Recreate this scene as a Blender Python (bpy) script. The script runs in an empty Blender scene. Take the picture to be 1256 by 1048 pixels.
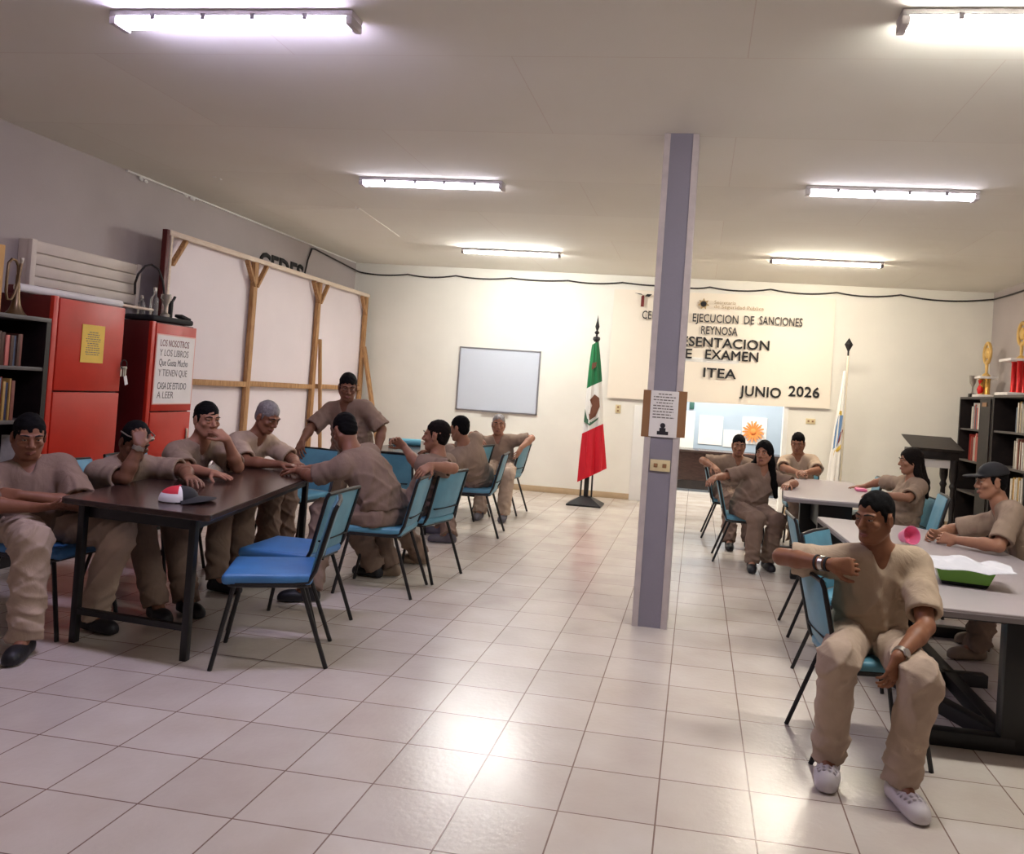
import bpy, bmesh, math, random
import numpy as np
from mathutils import Vector, Matrix

scene = bpy.context.scene
COL = scene.collection
PI = math.pi
random.seed(7)

# ------------------------------------------------------------------ camera
FOC, PCX, PCY = 977.956, 713.193, 465.563
W_IMG, H_IMG = 1256, 1048
YAW, PITCH, ROLL = math.radians(8.3583), math.radians(0.9574), math.radians(3.9695)
_f = Vector((-math.sin(YAW) * math.cos(PITCH), math.cos(YAW) * math.cos(PITCH), math.sin(PITCH)))
_r0 = Vector((math.cos(YAW), math.sin(YAW), 0))
_u0 = _r0.cross(_f)
_r = _r0 * math.cos(ROLL) + _u0 * math.sin(ROLL)
_u = _u0 * math.cos(ROLL) - _r0 * math.sin(ROLL)
cam_data = bpy.data.cameras.new('camera')
cam = bpy.data.objects.new('camera', cam_data)
COL.objects.link(cam)
cam.matrix_world = Matrix(((_r.x, _u.x, -_f.x, 1.0836), (_r.y, _u.y, -_f.y, -2.8269), (_r.z, _u.z, -_f.z, 1.4864), (0, 0, 0, 1)))
cam_data.sensor_fit = 'HORIZONTAL'
cam_data.sensor_width = 36
cam_data.lens = FOC / W_IMG * 36
cam_data.shift_x = (W_IMG / 2 - PCX) / W_IMG
cam_data.shift_y = -(H_IMG / 2 - PCY) / W_IMG
cam_data.clip_start = 0.05
scene.camera = cam

# ------------------------------------------------------------------ light and exposure
scene.view_settings.view_transform = 'Standard'
scene.view_settings.look = 'None'
scene.view_settings.gamma = 1.0
scene.view_settings.use_curve_mapping = False
scene.view_settings.exposure = 2.97
world = bpy.data.worlds.new('world')
scene.world = world
world.use_nodes = True
world.node_tree.nodes['Background'].inputs[0].default_value = (0.9, 0.8, 0.75, 1)
world.node_tree.nodes['Background'].inputs[1].default_value = 0.05
# strengths of the ceiling fluorescents (colour, emission)
LAMPS = [  # x, y, colour, strength, label
    (-1.29, 0.765, (0.72, 0.66, 1.0), 12, 'violet-white fluorescent ceiling light, the closest one above the dark table'),
    (2.48, 0.76, (1.0, 0.99, 0.93), 17, 'bright warm white fluorescent ceiling light cut off by the photo edge'),
    (-1.30, 3.74, (0.86, 0.84, 1.0), 4.0, 'dim bluish fluorescent ceiling light midway, on the whiteboard side'),
    (2.455, 3.60, (0.86, 0.84, 1.0), 4.2, 'dim bluish fluorescent ceiling light midway, on the bookcase side'),
    (-1.375, 7.00, (1.0, 1.0, 0.96), 33, 'bright warm fluorescent ceiling light just in front of the whiteboard wall'),
    (2.455, 6.73, (1.0, 0.92, 0.77), 34, 'bright yellowish fluorescent ceiling light in front of the banner'),
]

# ------------------------------------------------------------------ materials
def lin(c):
    return tuple(((v / 255) / 12.92 if v / 255 <= 0.04045 else ((v / 255 + 0.055) / 1.055) ** 2.4) for v in c) + (1.0,)

def mat(name, rgb, rough=0.6, metal=0.0, var=0.0, scale=8.0, bump=0.0, bscale=60.0, spec=0.5, emit=None, estr=0.0, alpha=1.0, trans=0.0):
    m = bpy.data.materials.new(name)
    m.use_nodes = True
    nt = m.node_tree
    b = nt.nodes['Principled BSDF']
    b.inputs['Roughness'].default_value = rough
    b.inputs['Metallic'].default_value = metal
    b.inputs['Specular IOR Level'].default_value = spec
    b.inputs['Base Color'].default_value = lin(rgb)
    if trans: b.inputs['Transmission Weight'].default_value = trans
    if alpha < 1: b.inputs['Alpha'].default_value = alpha
    tc = nt.nodes.new('ShaderNodeTexCoord')
    if var > 0:
        n = nt.nodes.new('ShaderNodeTexNoise'); n.inputs['Scale'].default_value = scale; n.inputs['Detail'].default_value = 5
        nt.links.new(tc.outputs['Object'], n.inputs['Vector'])
        r = nt.nodes.new('ShaderNodeValToRGB')
        c = lin(rgb)
        r.color_ramp.elements[0].position = 0.3; r.color_ramp.elements[1].position = 0.7
        r.color_ramp.elements[0].color = tuple(v * (1 - var) for v in c[:3]) + (1,)
        r.color_ramp.elements[1].color = tuple(min(1, v * (1 + var)) for v in c[:3]) + (1,)
        nt.links.new(n.outputs['Fac'], r.inputs['Fac'])
        nt.links.new(r.outputs['Color'], b.inputs['Base Color'])
    if bump > 0:
        n2 = nt.nodes.new('ShaderNodeTexNoise'); n2.inputs['Scale'].default_value = bscale; n2.inputs['Detail'].default_value = 4
        nt.links.new(tc.outputs['Object'], n2.inputs['Vector'])
        bp = nt.nodes.new('ShaderNodeBump'); bp.inputs['Strength'].default_value = bump; bp.inputs['Distance'].default_value = 0.01
        nt.links.new(n2.outputs['Fac'], bp.inputs['Height'])
        nt.links.new(bp.outputs['Normal'], b.inputs['Normal'])
    if emit is not None:
        b.inputs['Emission Color'].default_value = tuple(emit) + (1,)
        b.inputs['Emission Strength'].default_value = estr
    return m

def floor_mat():
    m = mat('glazed_tile', (206, 184, 174), 0.22)
    nt = m.node_tree; b = nt.nodes['Principled BSDF']
    tc = nt.nodes.new('ShaderNodeTexCoord')
    br = nt.nodes.new('ShaderNodeTexBrick')
    br.offset = 0.0; br.squash = 1.0
    br.inputs['Scale'].default_value = 1.0
    br.inputs['Brick Width'].default_value = 0.345
    br.inputs['Row Height'].default_value = 0.345
    br.inputs['Mortar Size'].default_value = 0.0032
    br.inputs['Mortar Smooth'].default_value = 0.2
    br.inputs['Color1'].default_value = lin((200, 188, 177))
    br.inputs['Color2'].default_value = lin((210, 199, 188))
    br.inputs['Mortar'].default_value = lin((136, 112, 102))
    nt.links.new(tc.outputs['Object'], br.inputs['Vector'])
    n = nt.nodes.new('ShaderNodeTexNoise'); n.inputs['Scale'].default_value = 3.0; n.inputs['Detail'].default_value = 6
    nt.links.new(tc.outputs['Object'], n.inputs['Vector'])
    mx = nt.nodes.new('ShaderNodeMixRGB'); mx.blend_type = 'OVERLAY'; mx.inputs[0].default_value = 0.25
    nt.links.new(br.outputs['Color'], mx.inputs[1]); nt.links.new(n.outputs['Fac'], mx.inputs[2])
    nt.links.new(mx.outputs[0], b.inputs['Base Color'])
    n2 = nt.nodes.new('ShaderNodeTexNoise'); n2.inputs['Scale'].default_value = 38; n2.inputs['Detail'].default_value = 3
    nt.links.new(tc.outputs['Object'], n2.inputs['Vector'])
    ml = nt.nodes.new('ShaderNodeMath'); ml.operation = 'MULTIPLY'; ml.inputs[1].default_value = 0.6
    nt.links.new(n2.outputs['Fac'], ml.inputs[0])
    sb = nt.nodes.new('ShaderNodeMath'); sb.operation = 'SUBTRACT'
    nt.links.new(ml.outputs[0], sb.inputs[0]); nt.links.new(br.outputs['Fac'], sb.inputs[1])
    bp = nt.nodes.new('ShaderNodeBump'); bp.inputs['Strength'].default_value = 0.45; bp.inputs['Distance'].default_value = 0.004
    nt.links.new(sb.outputs[0], bp.inputs['Height']); nt.links.new(bp.outputs['Normal'], b.inputs['Normal'])
    rr = nt.nodes.new('ShaderNodeMapRange'); rr.inputs['To Min'].default_value = 0.15; rr.inputs['To Max'].default_value = 0.32
    nt.links.new(n.outputs['Fac'], rr.inputs['Value']); nt.links.new(rr.outputs[0], b.inputs['Roughness'])
    return m

def ceiling_mat():
    m = mat('drywall_ceiling', (226, 214, 204), 0.9)
    nt = m.node_tree; b = nt.nodes['Principled BSDF']
    tc = nt.nodes.new('ShaderNodeTexCoord')
    br = nt.nodes.new('ShaderNodeTexBrick'); br.offset = 0.5
    br.inputs['Scale'].default_value = 1.0; br.inputs['Brick Width'].default_value = 2.44; br.inputs['Row Height'].default_value = 1.22
    br.inputs['Mortar Size'].default_value = 0.004; br.inputs['Mortar Smooth'].default_value = 1.0
    br.inputs['Color1'].default_value = lin((234, 230, 219)); br.inputs['Color2'].default_value = lin((239, 235, 224)); br.inputs['Mortar'].default_value = lin((222, 210, 198))
    nt.links.new(tc.outputs['Object'], br.inputs['Vector'])
    n = nt.nodes.new('ShaderNodeTexNoise'); n.inputs['Scale'].default_value = 1.3; n.inputs['Detail'].default_value = 6
    nt.links.new(tc.outputs['Object'], n.inputs['Vector'])
    mx = nt.nodes.new('ShaderNodeMixRGB'); mx.blend_type = 'OVERLAY'; mx.inputs[0].default_value = 0.18
    nt.links.new(br.outputs['Color'], mx.inputs[1]); nt.links.new(n.outputs['Fac'], mx.inputs[2])
    nt.links.new(mx.outputs[0], b.inputs['Base Color'])
    bp = nt.nodes.new('ShaderNodeBump'); bp.inputs['Strength'].default_value = 0.25; bp.inputs['Distance'].default_value = 0.02
    n3 = nt.nodes.new('ShaderNodeTexNoise'); n3.inputs['Scale'].default_value = 2.2; n3.inputs['Detail'].default_value = 2
    nt.links.new(tc.outputs['Object'], n3.inputs['Vector'])
    nt.links.new(n3.outputs['Fac'], bp.inputs['Height']); nt.links.new(bp.outputs['Normal'], b.inputs['Normal'])
    return m

def wood_mat(name, c1, c2, rough=0.5, sc=(18, 18, 1.5)):
    m = mat(name, c1, rough)
    nt = m.node_tree; b = nt.nodes['Principled BSDF']
    tc = nt.nodes.new('ShaderNodeTexCoord'); mp = nt.nodes.new('ShaderNodeMapping'); mp.inputs['Scale'].default_value = sc
    n = nt.nodes.new('ShaderNodeTexNoise'); n.inputs['Scale'].default_value = 3; n.inputs['Detail'].default_value = 8; n.inputs['Distortion'].default_value = 0.6
    r = nt.nodes.new('ShaderNodeValToRGB'); r.color_ramp.elements[0].color = lin(c1); r.color_ramp.elements[1].color = lin(c2)
    r.color_ramp.elements[0].position = 0.35; r.color_ramp.elements[1].position = 0.7
    nt.links.new(tc.outputs['Object'], mp.inputs[0]); nt.links.new(mp.outputs[0], n.inputs['Vector'])
    nt.links.new(n.outputs['Fac'], r.inputs['Fac']); nt.links.new(r.outputs['Color'], b.inputs['Base Color'])
    return m

M = {}
M['floor'] = floor_mat()
M['ceiling'] = ceiling_mat()
M['grey_wall'] = mat('grey_paint', (184, 174, 171), 0.75, var=0.05, scale=2, bump=0.1, bscale=90)
M['cream_wall'] = mat('cream_paint', (236, 232, 221), 0.75, var=0.03, scale=2, bump=0.08, bscale=90)
M['white_wall'] = mat('white_paint', (236, 234, 228), 0.7, var=0.03, scale=2)
M['blue_wall'] = mat('pale_blue_paint', (172, 187, 202), 0.7, var=0.03, scale=2)
M['base_tan'] = mat('tan_skirting', (190, 165, 132), 0.5, var=0.06)
M['pillar'] = mat('pillar_grey_paint', (140, 134, 146), 0.7, var=0.05, scale=3, bump=0.1)
M['bead'] = mat('metal_corner_bead', (196, 184, 182), 0.5, var=0.08, scale=14)
M['dark_wood'] = wood_mat('dark_laminate', (48, 32, 29), (68, 48, 43), 0.2, (3, 18, 18))
M['black_wood'] = wood_mat('black_brown_laminate', (22, 16, 16), (38, 28, 27), 0.45, (3, 18, 3))
M['shelf_edge'] = mat('grey_shelf_edge', (82, 76, 74), 0.5, var=0.08)
M['black_metal'] = mat('black_painted_steel', (18, 16, 18), 0.42, 0.0, var=0.1, scale=20)
M['grey_top'] = mat('pale_grey_laminate', (172, 162, 164), 0.3, var=0.03, scale=6)
M['grey_edge'] = mat('grey_edge_band', (128, 120, 122), 0.45)
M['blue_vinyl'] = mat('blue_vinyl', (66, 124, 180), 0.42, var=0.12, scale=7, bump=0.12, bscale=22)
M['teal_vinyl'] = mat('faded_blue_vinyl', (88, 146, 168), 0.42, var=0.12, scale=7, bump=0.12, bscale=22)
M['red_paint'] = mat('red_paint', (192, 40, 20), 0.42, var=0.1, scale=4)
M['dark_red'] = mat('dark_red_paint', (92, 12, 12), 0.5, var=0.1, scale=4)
M['yellow_paper'] = mat('yellow_paper', (238, 202, 96), 0.8, var=0.04)
M['white_paper'] = mat('white_paper', (236, 230, 226), 0.85, var=0.03)
M['crumpled'] = mat('crumpled_tissue', (206, 204, 210), 0.8, bump=0.5, bscale=14)
M['ink'] = mat('ink', (40, 36, 42), 0.8)
M['pencil'] = mat('pencil', (120, 110, 106), 0.8)
M['black_ink'] = mat('black_lettering', (22, 20, 22), 0.7)
M['grey_ink'] = mat('grey_lettering', (62, 58, 58), 0.7)
M['gold_ink'] = mat('gold_lettering', (176, 150, 110), 0.7)
M['maroon_ink'] = mat('maroon_print', (110, 30, 30), 0.7)
M['banner'] = mat('vinyl_banner', (240, 229, 212), 0.5, var=0.02, scale=1.5, bump=0.12, bscale=3)
M['sheet'] = mat('white_backing_sheet', (232, 220, 222), 0.6, var=0.03, scale=1.5, bump=0.12, bscale=3)
M['pine'] = wood_mat('raw_pine', (156, 112, 70), (196, 152, 104), 0.7, (20, 20, 2))
M['pale_pine'] = wood_mat('pale_pine', (222, 200, 178), (236, 220, 202), 0.7, (20, 2, 20))
M['lamp_white'] = mat('lamp_housing', (205, 198, 200), 0.5)
M['lamp_grey'] = mat('lamp_clip', (120, 112, 118), 0.5)
M['aluminium'] = mat('aluminium', (176, 176, 180), 0.35, 0.9)
M['whiteboard'] = mat('whiteboard_enamel', (206, 212, 222), 0.2)
M['flag_green'] = mat('green_satin', (16, 112, 62), 0.5, bump=0.1, bscale=30)
M['flag_white'] = mat('white_satin', (240, 236, 228), 0.5, bump=0.1, bscale=30)
M['flag_red'] = mat('red_satin', (206, 14, 36), 0.5, bump=0.1, bscale=30)
M['eagle'] = mat('brown_emblem', (112, 66, 44), 0.7)
M['leaf'] = mat('green_emblem', (58, 98, 70), 0.7)
M['gold'] = mat('gilt', (222, 176, 92), 0.25, 0.85)
M['gold_plastic'] = mat('gold_plastic', (226, 186, 110), 0.35, 0.4)
M['silver'] = mat('silver_plate', (190, 184, 176), 0.28, 0.9)
M['red_foil'] = mat('red_foil', (200, 26, 26), 0.3, 0.4)
M['brass'] = mat('old_brass', (124, 104, 80), 0.35, 0.85, var=0.12)
M['cream_plate'] = mat('cream_plastic', (222, 204, 160), 0.5)
M['brown_tape'] = mat('brown_tape', (150, 108, 74), 0.45)
M['cardboard'] = mat('cardboard', (206, 160, 100), 0.85, var=0.06)
M['cable'] = mat('black_cable', (40, 34, 34), 0.5)
M['pink'] = mat('pink_plastic', (236, 120, 160), 0.35)
M['green_plastic'] = mat('green_plastic', (96, 150, 34), 0.3)
M['teal'] = mat('teal_plastic', (110, 190, 210), 0.4)
M['coral'] = mat('coral_paper', (240, 140, 70), 0.8, var=0.1)
M['louver'] = mat('louver_white', (224, 212, 200), 0.6, var=0.06, scale=5)
M['cap_black'] = mat('black_cloth', (24, 22, 26), 0.8)
M['cap_red'] = mat('red_cloth', (196, 36, 52), 0.8)
M['cap_white'] = mat('white_cloth', (232, 228, 226), 0.8)
M['black_plastic'] = mat('black_plastic', (20, 19, 21), 0.4)
M['glass'] = mat('clear_glass', (225, 228, 226), 0.05, trans=0.9)
M['eye_white'] = mat('eye_white', (150, 132, 118), 0.4)
M['iris'] = mat('dark_iris', (40, 24, 16), 0.2)
M['brow'] = mat('dark_brow_hair', (26, 20, 18), 0.85)
M['lips'] = mat('lips', (142, 84, 74), 0.5)
M['khaki'] = mat('khaki_cotton', (150, 129, 112), 0.9, var=0.06, scale=10, bump=0.1, bscale=220, spec=0.2)
M['khaki_dark'] = mat('brown_cotton', (134, 112, 98), 0.9, var=0.06, scale=10, bump=0.1, bscale=220, spec=0.2)
M['khaki_light'] = mat('beige_cotton', (182, 160, 138), 0.9, var=0.06, scale=10, bump=0.1, bscale=220, spec=0.2)
M['khaki_faded'] = mat('faded_beige_cotton', (180, 158, 140), 0.9, var=0.06, scale=10, bump=0.1, bscale=220, spec=0.2)
M['hair_black'] = mat('black_hair', (12, 10, 11), 0.8, var=0.4, scale=90, bump=0.3, bscale=200, spec=0.12)
M['hair_brown'] = mat('dark_brown_hair', (22, 16, 14), 0.8, var=0.4, scale=90, bump=0.3, bscale=200, spec=0.12)
M['hair_grey'] = mat('grey_hair', (132, 126, 126), 0.6, var=0.25, scale=60, bump=0.4, bscale=120)
M['shoe_black'] = mat('black_shoe', (20, 19, 26), 0.5, bump=0.1)
M['shoe_white'] = mat('white_foam_clog', (214, 206, 208), 0.6)
M['shoe_tan'] = mat('tan_shoe', (130, 110, 92), 0.7, var=0.1)
M['shoe_grey'] = mat('grey_shoe', (88, 84, 92), 0.7, var=0.1)
for _n in ('khaki', 'khaki_dark', 'khaki_light', 'khaki_faded'):      # soft crumpling of the cotton
    _nt = M[_n].node_tree; _b = _nt.nodes['Principled BSDF']; _old = _b.inputs['Normal'].links[0].from_node
    _tc = _nt.nodes.new('ShaderNodeTexCoord'); _nz = _nt.nodes.new('ShaderNodeTexNoise'); _nz.inputs['Scale'].default_value = 9; _nz.inputs['Detail'].default_value = 3; _nz.inputs['Distortion'].default_value = .9
    _mp = _nt.nodes.new('ShaderNodeMapping'); _mp.inputs['Scale'].default_value = (1.3, 1.3, .7)
    _bp = _nt.nodes.new('ShaderNodeBump'); _bp.inputs['Strength'].default_value = .27; _bp.inputs['Distance'].default_value = .035
    _nt.links.new(_tc.outputs['Object'], _mp.inputs[0]); _nt.links.new(_mp.outputs[0], _nz.inputs['Vector']); _nt.links.new(_nz.outputs['Fac'], _bp.inputs['Height']); _nt.links.new(_old.outputs['Normal'], _bp.inputs['Normal']); _nt.links.new(_bp.outputs['Normal'], _b.inputs['Normal'])
SKIN = {}
def skin(rgb):
    if rgb not in SKIN:
        m = mat('skin_%d_%d_%d' % rgb, rgb, 0.5, var=0.07, scale=14, bump=0.05, bscale=160, spec=0.35)
        SKIN[rgb] = m
    return SKIN[rgb]

# ------------------------------------------------------------------ mesh helpers
class MB:
    """collects shapes; build() links them as one mesh object"""
    def __init__(s): s.v = []; s.f = []; s.mi = []; s.sm = []; s.cur = 0
    def add(s, vs, fs, smooth=False, M4=None):
        o = len(s.v)
        if M4 is not None: vs = [M4 @ Vector(v) for v in vs]
        s.v += [tuple(v) for v in vs]
        for f in fs: s.f.append(tuple(i + o for i in f)); s.mi.append(s.cur); s.sm.append(smooth)
        return s
    def box(s, c, size, bev=0.0, rot=None, seg=2):
        bm = bmesh.new(); bmesh.ops.create_cube(bm, size=1)
        for v in bm.verts: v.co = Vector((v.co.x * size[0], v.co.y * size[1], v.co.z * size[2]))
        if bev > 0: bmesh.ops.bevel(bm, geom=list(bm.edges), offset=bev, segments=seg, affect='EDGES', profile=0.5)
        M4 = Matrix.Translation(c) @ (rot.to_4x4() if rot is not None else Matrix.Identity(4))
        bm.verts.index_update()
        s.add([v.co.copy() for v in bm.verts], [[v.index for v in f.verts] for f in bm.faces], bev > 0, M4); bm.free(); return s
    def box2(s, lo, hi, bev=0.0):
        return s.box([(a + b) / 2 for a, b in zip(lo, hi)], [abs(b - a) for a, b in zip(lo, hi)], bev)
    def beam(s, a, b, w, t, bev=0.0, up=(0, 0, 1)):
        a = Vector(a); b = Vector(b); d = (b - a); L = d.length; z = d.normalized(); x = Vector(up).cross(z)
        if x.length < 1e-4: x = Vector((1, 0, 0)).cross(z)
        x.normalize(); y = z.cross(x)
        R = Matrix((x, y, z)).transposed()
        return s.box((a + b) / 2, (w, t, L), bev, R)
    def tube(s, pts, r, n=10, cap=True, closed=False):
        pts = [Vector(p) for p in pts]; k = len(pts); rs = r if isinstance(r, (list, tuple)) else [r] * k
        vs = []; prev = None
        for i, p in enumerate(pts):
            if closed: t = pts[(i + 1) % k] - pts[i - 1]
            else: t = pts[min(i + 1, k - 1)] - pts[max(i - 1, 0)]
            t.normalize()
            if prev is None:
                a = Vector((0, 0, 1)) if abs(t.z) < 0.9 else Vector((1, 0, 0)); x = t.cross(a).normalized()
            else:
                x = (prev - t * prev.dot(t)).normalized()
            prev = x; y = t.cross(x)
            for j in range(n):
                an = 2 * PI * j / n; vs.append(p + (x * math.cos(an) + y * math.sin(an)) * rs[i])
        fs = []
        for i in range(k if closed else k - 1):
            for j in range(n):
                a = i * n + j; b = i * n + (j + 1) % n; i2 = (i + 1) % k
                fs.append((a, b, i2 * n + (j + 1) % n, i2 * n + j))
        if cap and not closed: fs.append(tuple(range(n))[::-1]); fs.append(tuple(range((k - 1) * n, k * n)))
        return s.add(vs, fs, True)
    def lathe(s, prof, c=(0, 0, 0), n=24, axis=None, cap=True):
        vs = []
        for (r, z) in prof:
            for j in range(n):
                a = 2 * PI * j / n; vs.append((r * math.cos(a), r * math.sin(a), z))
        fs = []
        for i in range(len(prof) - 1):
            for j in range(n):
                fs.append((i * n + j, i * n + (j + 1) % n, (i + 1) * n + (j + 1) % n, (i + 1) * n + j))
        if cap: fs.append(tuple(range(n))[::-1]); fs.append(tuple(range((len(prof) - 1) * n, len(prof) * n)))
        R = Matrix.Identity(4)
        if axis is not None: R = Vector((0, 0, 1)).rotation_difference(Vector(axis).normalized()).to_matrix().to_4x4()
        return s.add(vs, fs, True, Matrix.Translation(c) @ R)
    def prism(s, poly, z0, z1, bev=0.0, M4=None):
        bm = bmesh.new(); vs = [bm.verts.new((x, y, z0)) for x, y in poly]; f = bm.faces.new(vs)
        if f.normal.z > 0: pass
        bm.normal_update()
        if f.normal.z > 0: bmesh.ops.reverse_faces(bm, faces=[f])
        r = bmesh.ops.extrude_face_region(bm, geom=[f])
        for v in r['geom']:
            if isinstance(v, bmesh.types.BMVert): v.co.z = z1
        bmesh.ops.recalc_face_normals(bm, faces=list(bm.faces))
        if bev > 0: bmesh.ops.bevel(bm, geom=list(bm.edges), offset=bev, segments=2, affect='EDGES', profile=0.5)
        bm.verts.index_update()
        s.add([v.co.copy() for v in bm.verts], [[v.index for v in f.verts] for f in bm.faces], False, M4); bm.free(); return s
    def sphere(s, c, r, n=16, m=10, M4=None):
        r = r if isinstance(r, (tuple, list)) else (r, r, r); vs = [(0, 0, -1)]
        for i in range(1, m):
            t = -PI / 2 + PI * i / m
            for j in range(n): a = 2 * PI * j / n; vs.append((math.cos(t) * math.cos(a), math.cos(t) * math.sin(a), math.sin(t)))
        vs.append((0, 0, 1)); fs = []
        for j in range(n): fs.append((0, 1 + (j + 1) % n, 1 + j))
        for i in range(m - 2):
            for j in range(n): a = 1 + i * n; fs.append((a + j, a + (j + 1) % n, a + n + (j + 1) % n, a + n + j))
        a = 1 + (m - 2) * n
        for j in range(n): fs.append((a + j, a + (j + 1) % n, len(vs) - 1))
        T = Matrix.Translation(c) @ (M4 if M4 is not None else Matrix.Identity(4)) @ Matrix.Diagonal((r[0], r[1], r[2], 1))
        return s.add(vs, fs, True, T)
    def build(s, name, mats, parent=None, loc=None, rotz=None):
        me = bpy.data.meshes.new(name); me.from_pydata(s.v, [], s.f); me.validate()
        mats = mats if isinstance(mats, (list, tuple)) else [mats]
        for m in mats: me.materials.append(m)
        if len(me.polygons) == len(s.f):
            me.polygons.foreach_set('material_index', s.mi); me.polygons.foreach_set('use_smooth', s.sm)
        bm = bmesh.new(); bm.from_mesh(me)
        for e in bm.edges:
            if len(e.link_faces) == 2 and e.calc_face_angle(0) > 0.7: e.smooth = False
        bm.to_mesh(me); bm.free(); me.update()
        o = bpy.data.objects.new(name, me); COL.objects.link(o)
        if parent is not None: o.parent = parent
        if loc is not None: o.location = loc
        if rotz is not None: o.rotation_euler = (0, 0, rotz)
        return o

def tag(o, label=None, cat=None, group=None, kind=None):
    if label: o['label'] = label
    if cat: o['category'] = cat
    if group: o['group'] = group
    if kind: o['kind'] = kind
    return o
def thing(name, label, cat, loc=(0, 0, 0), rotz=0.0, group=None):
    o = bpy.data.objects.new(name, None); COL.objects.link(o); o.location = loc; o.rotation_euler = (0, 0, rotz)
    o.empty_display_size = 0.1
    return tag(o, label, cat, group)
def struct(name, mb, m, parent=None):
    o = mb.build(name, m, parent)
    if parent is None: o['kind'] = 'structure'
    return o
def copy_tree(o, parent=None):
    c = o.copy(); COL.objects.link(c); c.parent = parent
    for ch in list(o.children): copy_tree(ch, c)
    return c
def text(name, s, size, m, parent, loc, rot, width=None, bold=0.0, align='LEFT', extrude=0.001, shear=0.0, space=1.0):
    cu = bpy.data.curves.new('lettering', 'FONT'); cu.body = s; cu.size = size; cu.bevel_depth = bold; cu.bevel_resolution = 0; cu.extrude = extrude
    cu.align_x = align; cu.resolution_u = 3; cu.shear = shear; cu.space_character = space
    t = bpy.data.objects.new('lettering_source', cu); COL.objects.link(t)
    dg = bpy.context.evaluated_depsgraph_get(); me = bpy.data.meshes.new_from_object(t.evaluated_get(dg))
    bpy.data.objects.remove(t); bpy.data.curves.remove(cu)
    co = np.zeros(len(me.vertices) * 3); me.vertices.foreach_get('co', co); co = co.reshape(-1, 3)
    if width and len(co):
        lo, hi = co[:, 0].min(), co[:, 0].max(); k = width / (hi - lo)
        co[:, 0] = (co[:, 0] - lo) * k; me.vertices.foreach_set('co', co.ravel())
    me.materials.clear(); me.materials.append(m)
    o = bpy.data.objects.new(name, me); COL.objects.link(o); o.parent = parent; o.location = loc; o.rotation_euler = rot
    return o
# ------------------------------------------------------------------ the room
LX, RX, BY, CH, FY = -4.187, 4.965, 8.655, 3.225, -5.0
HY = 11.30          # far wall of the adjoining hall
OX0, OX1, OZ = 0.75, 2.30, 2.05   # opening in the back wall
struct('floor', MB().box2((LX - .12, FY - .12, -.1), (RX + .12, HY + .12, 0)), M['floor'])
struct('ceiling', MB().box2((LX - .12, FY - .12, CH), (RX + .12, HY + .12, CH + .1)), M['ceiling'])
mb = MB(); mb.prism([(-3.41, 5.11), (-2.48, 4.9), (-2.61, 6.37), (-3.9, 6.72)], CH - .004, CH + .002); struct('ceiling_patch', mb, M['ceiling'])
mb = MB()
for a, b, w in (((-4.17, 3.7), (-4.17, 8.6), .02),): mb.box2((LX + .001, a[1], CH - .016), (LX + .022, b[1], CH - .001))
struct('trim_3', mb, M['white_wall'])
mb = MB(); rq = random.Random(2)
for (x, y, r) in ((-4.176, 3.91, .05), (-4.178, 4.57, .06), (-3.42, 3.88, .035), (-2.53, 4.9, .04)):
    for k in range(5): mb.sphere((x + rq.uniform(-.2, 1) * r * (.2 if x < -4 else 1), y + rq.uniform(-1, 1) * r * 1.6, CH - (.004 if x > -4 else rq.uniform(.0, .05))), (r * .25 if x > -4 else .006, r * .5, .004 if x > -4 else r * .35), 8, 6)
struct('trim_4', mb, M['white_wall'])
struct('wall_left', MB().box2((LX - .12, FY, 0), (LX, BY, CH)), M['grey_wall'])
struct('wall_right', MB().box2((RX, FY, 0), (RX + .12, BY, CH)), M['grey_wall'])
struct('wall_front', MB().box2((LX - .12, FY - .12, 0), (RX + .12, FY, CH)), M['grey_wall'])
mb = MB(); mb.box2((LX - .12, BY, 0), (OX0, BY + .12, CH)); mb.box2((OX1, BY, 0), (RX + .12, BY + .12, CH)); mb.box2((OX0, BY, OZ), (OX1, BY + .12, CH))
struct('wall_back', mb, M['cream_wall'])
struct('wall_hall', MB().box2((LX - .12, HY, 0), (RX + .12, HY + .12, CH)), M['blue_wall'])
mb = MB(); mb.box2((-.6, BY + .12, 0), (-.5, HY, CH)); mb.box2((4.2, BY + .12, 0), (4.3, HY, CH))
struct('wall_hall_side', mb, M['white_wall'])
mb = MB(); mb.box2((LX + .001, BY - .012, 0), (.2, BY, .085), .004); struct('baseboard_back', mb, M['base_tan'])
mb = MB(); mb.box2((OX1, BY - .012, 0), (RX, BY, .085), .004); struct('baseboard_back_right', mb, M['base_tan'])
mb = MB(); mb.box2((LX, FY, 0), (LX + .012, BY - .02, .085), .004); struct('baseboard_left', mb, M['base_tan'])
mb = MB(); mb.box2((RX - .012, FY, 0), (RX, BY - .02, .085), .004); struct('baseboard_right', mb, M['base_tan'])
mb = MB(); mb.box2((.2, BY - .02, 0), (OX0 - .05, BY, 1.36), .003); struct('trim_1', mb, M['white_wall'])
mb = MB(); mb.box2((OX0 - .05, BY - .025, 0), (OX0 + .01, BY + .13, OZ), .004); mb.box2((OX1 - .01, BY - .025, 0), (OX1 + .05, BY + .13, OZ), .004); mb.box2((OX0 - .05, BY - .025, OZ - .01), (OX1 + .05, BY + .13, OZ + .05), .004)
struct('trim_2', mb, M['white_wall'])

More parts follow.
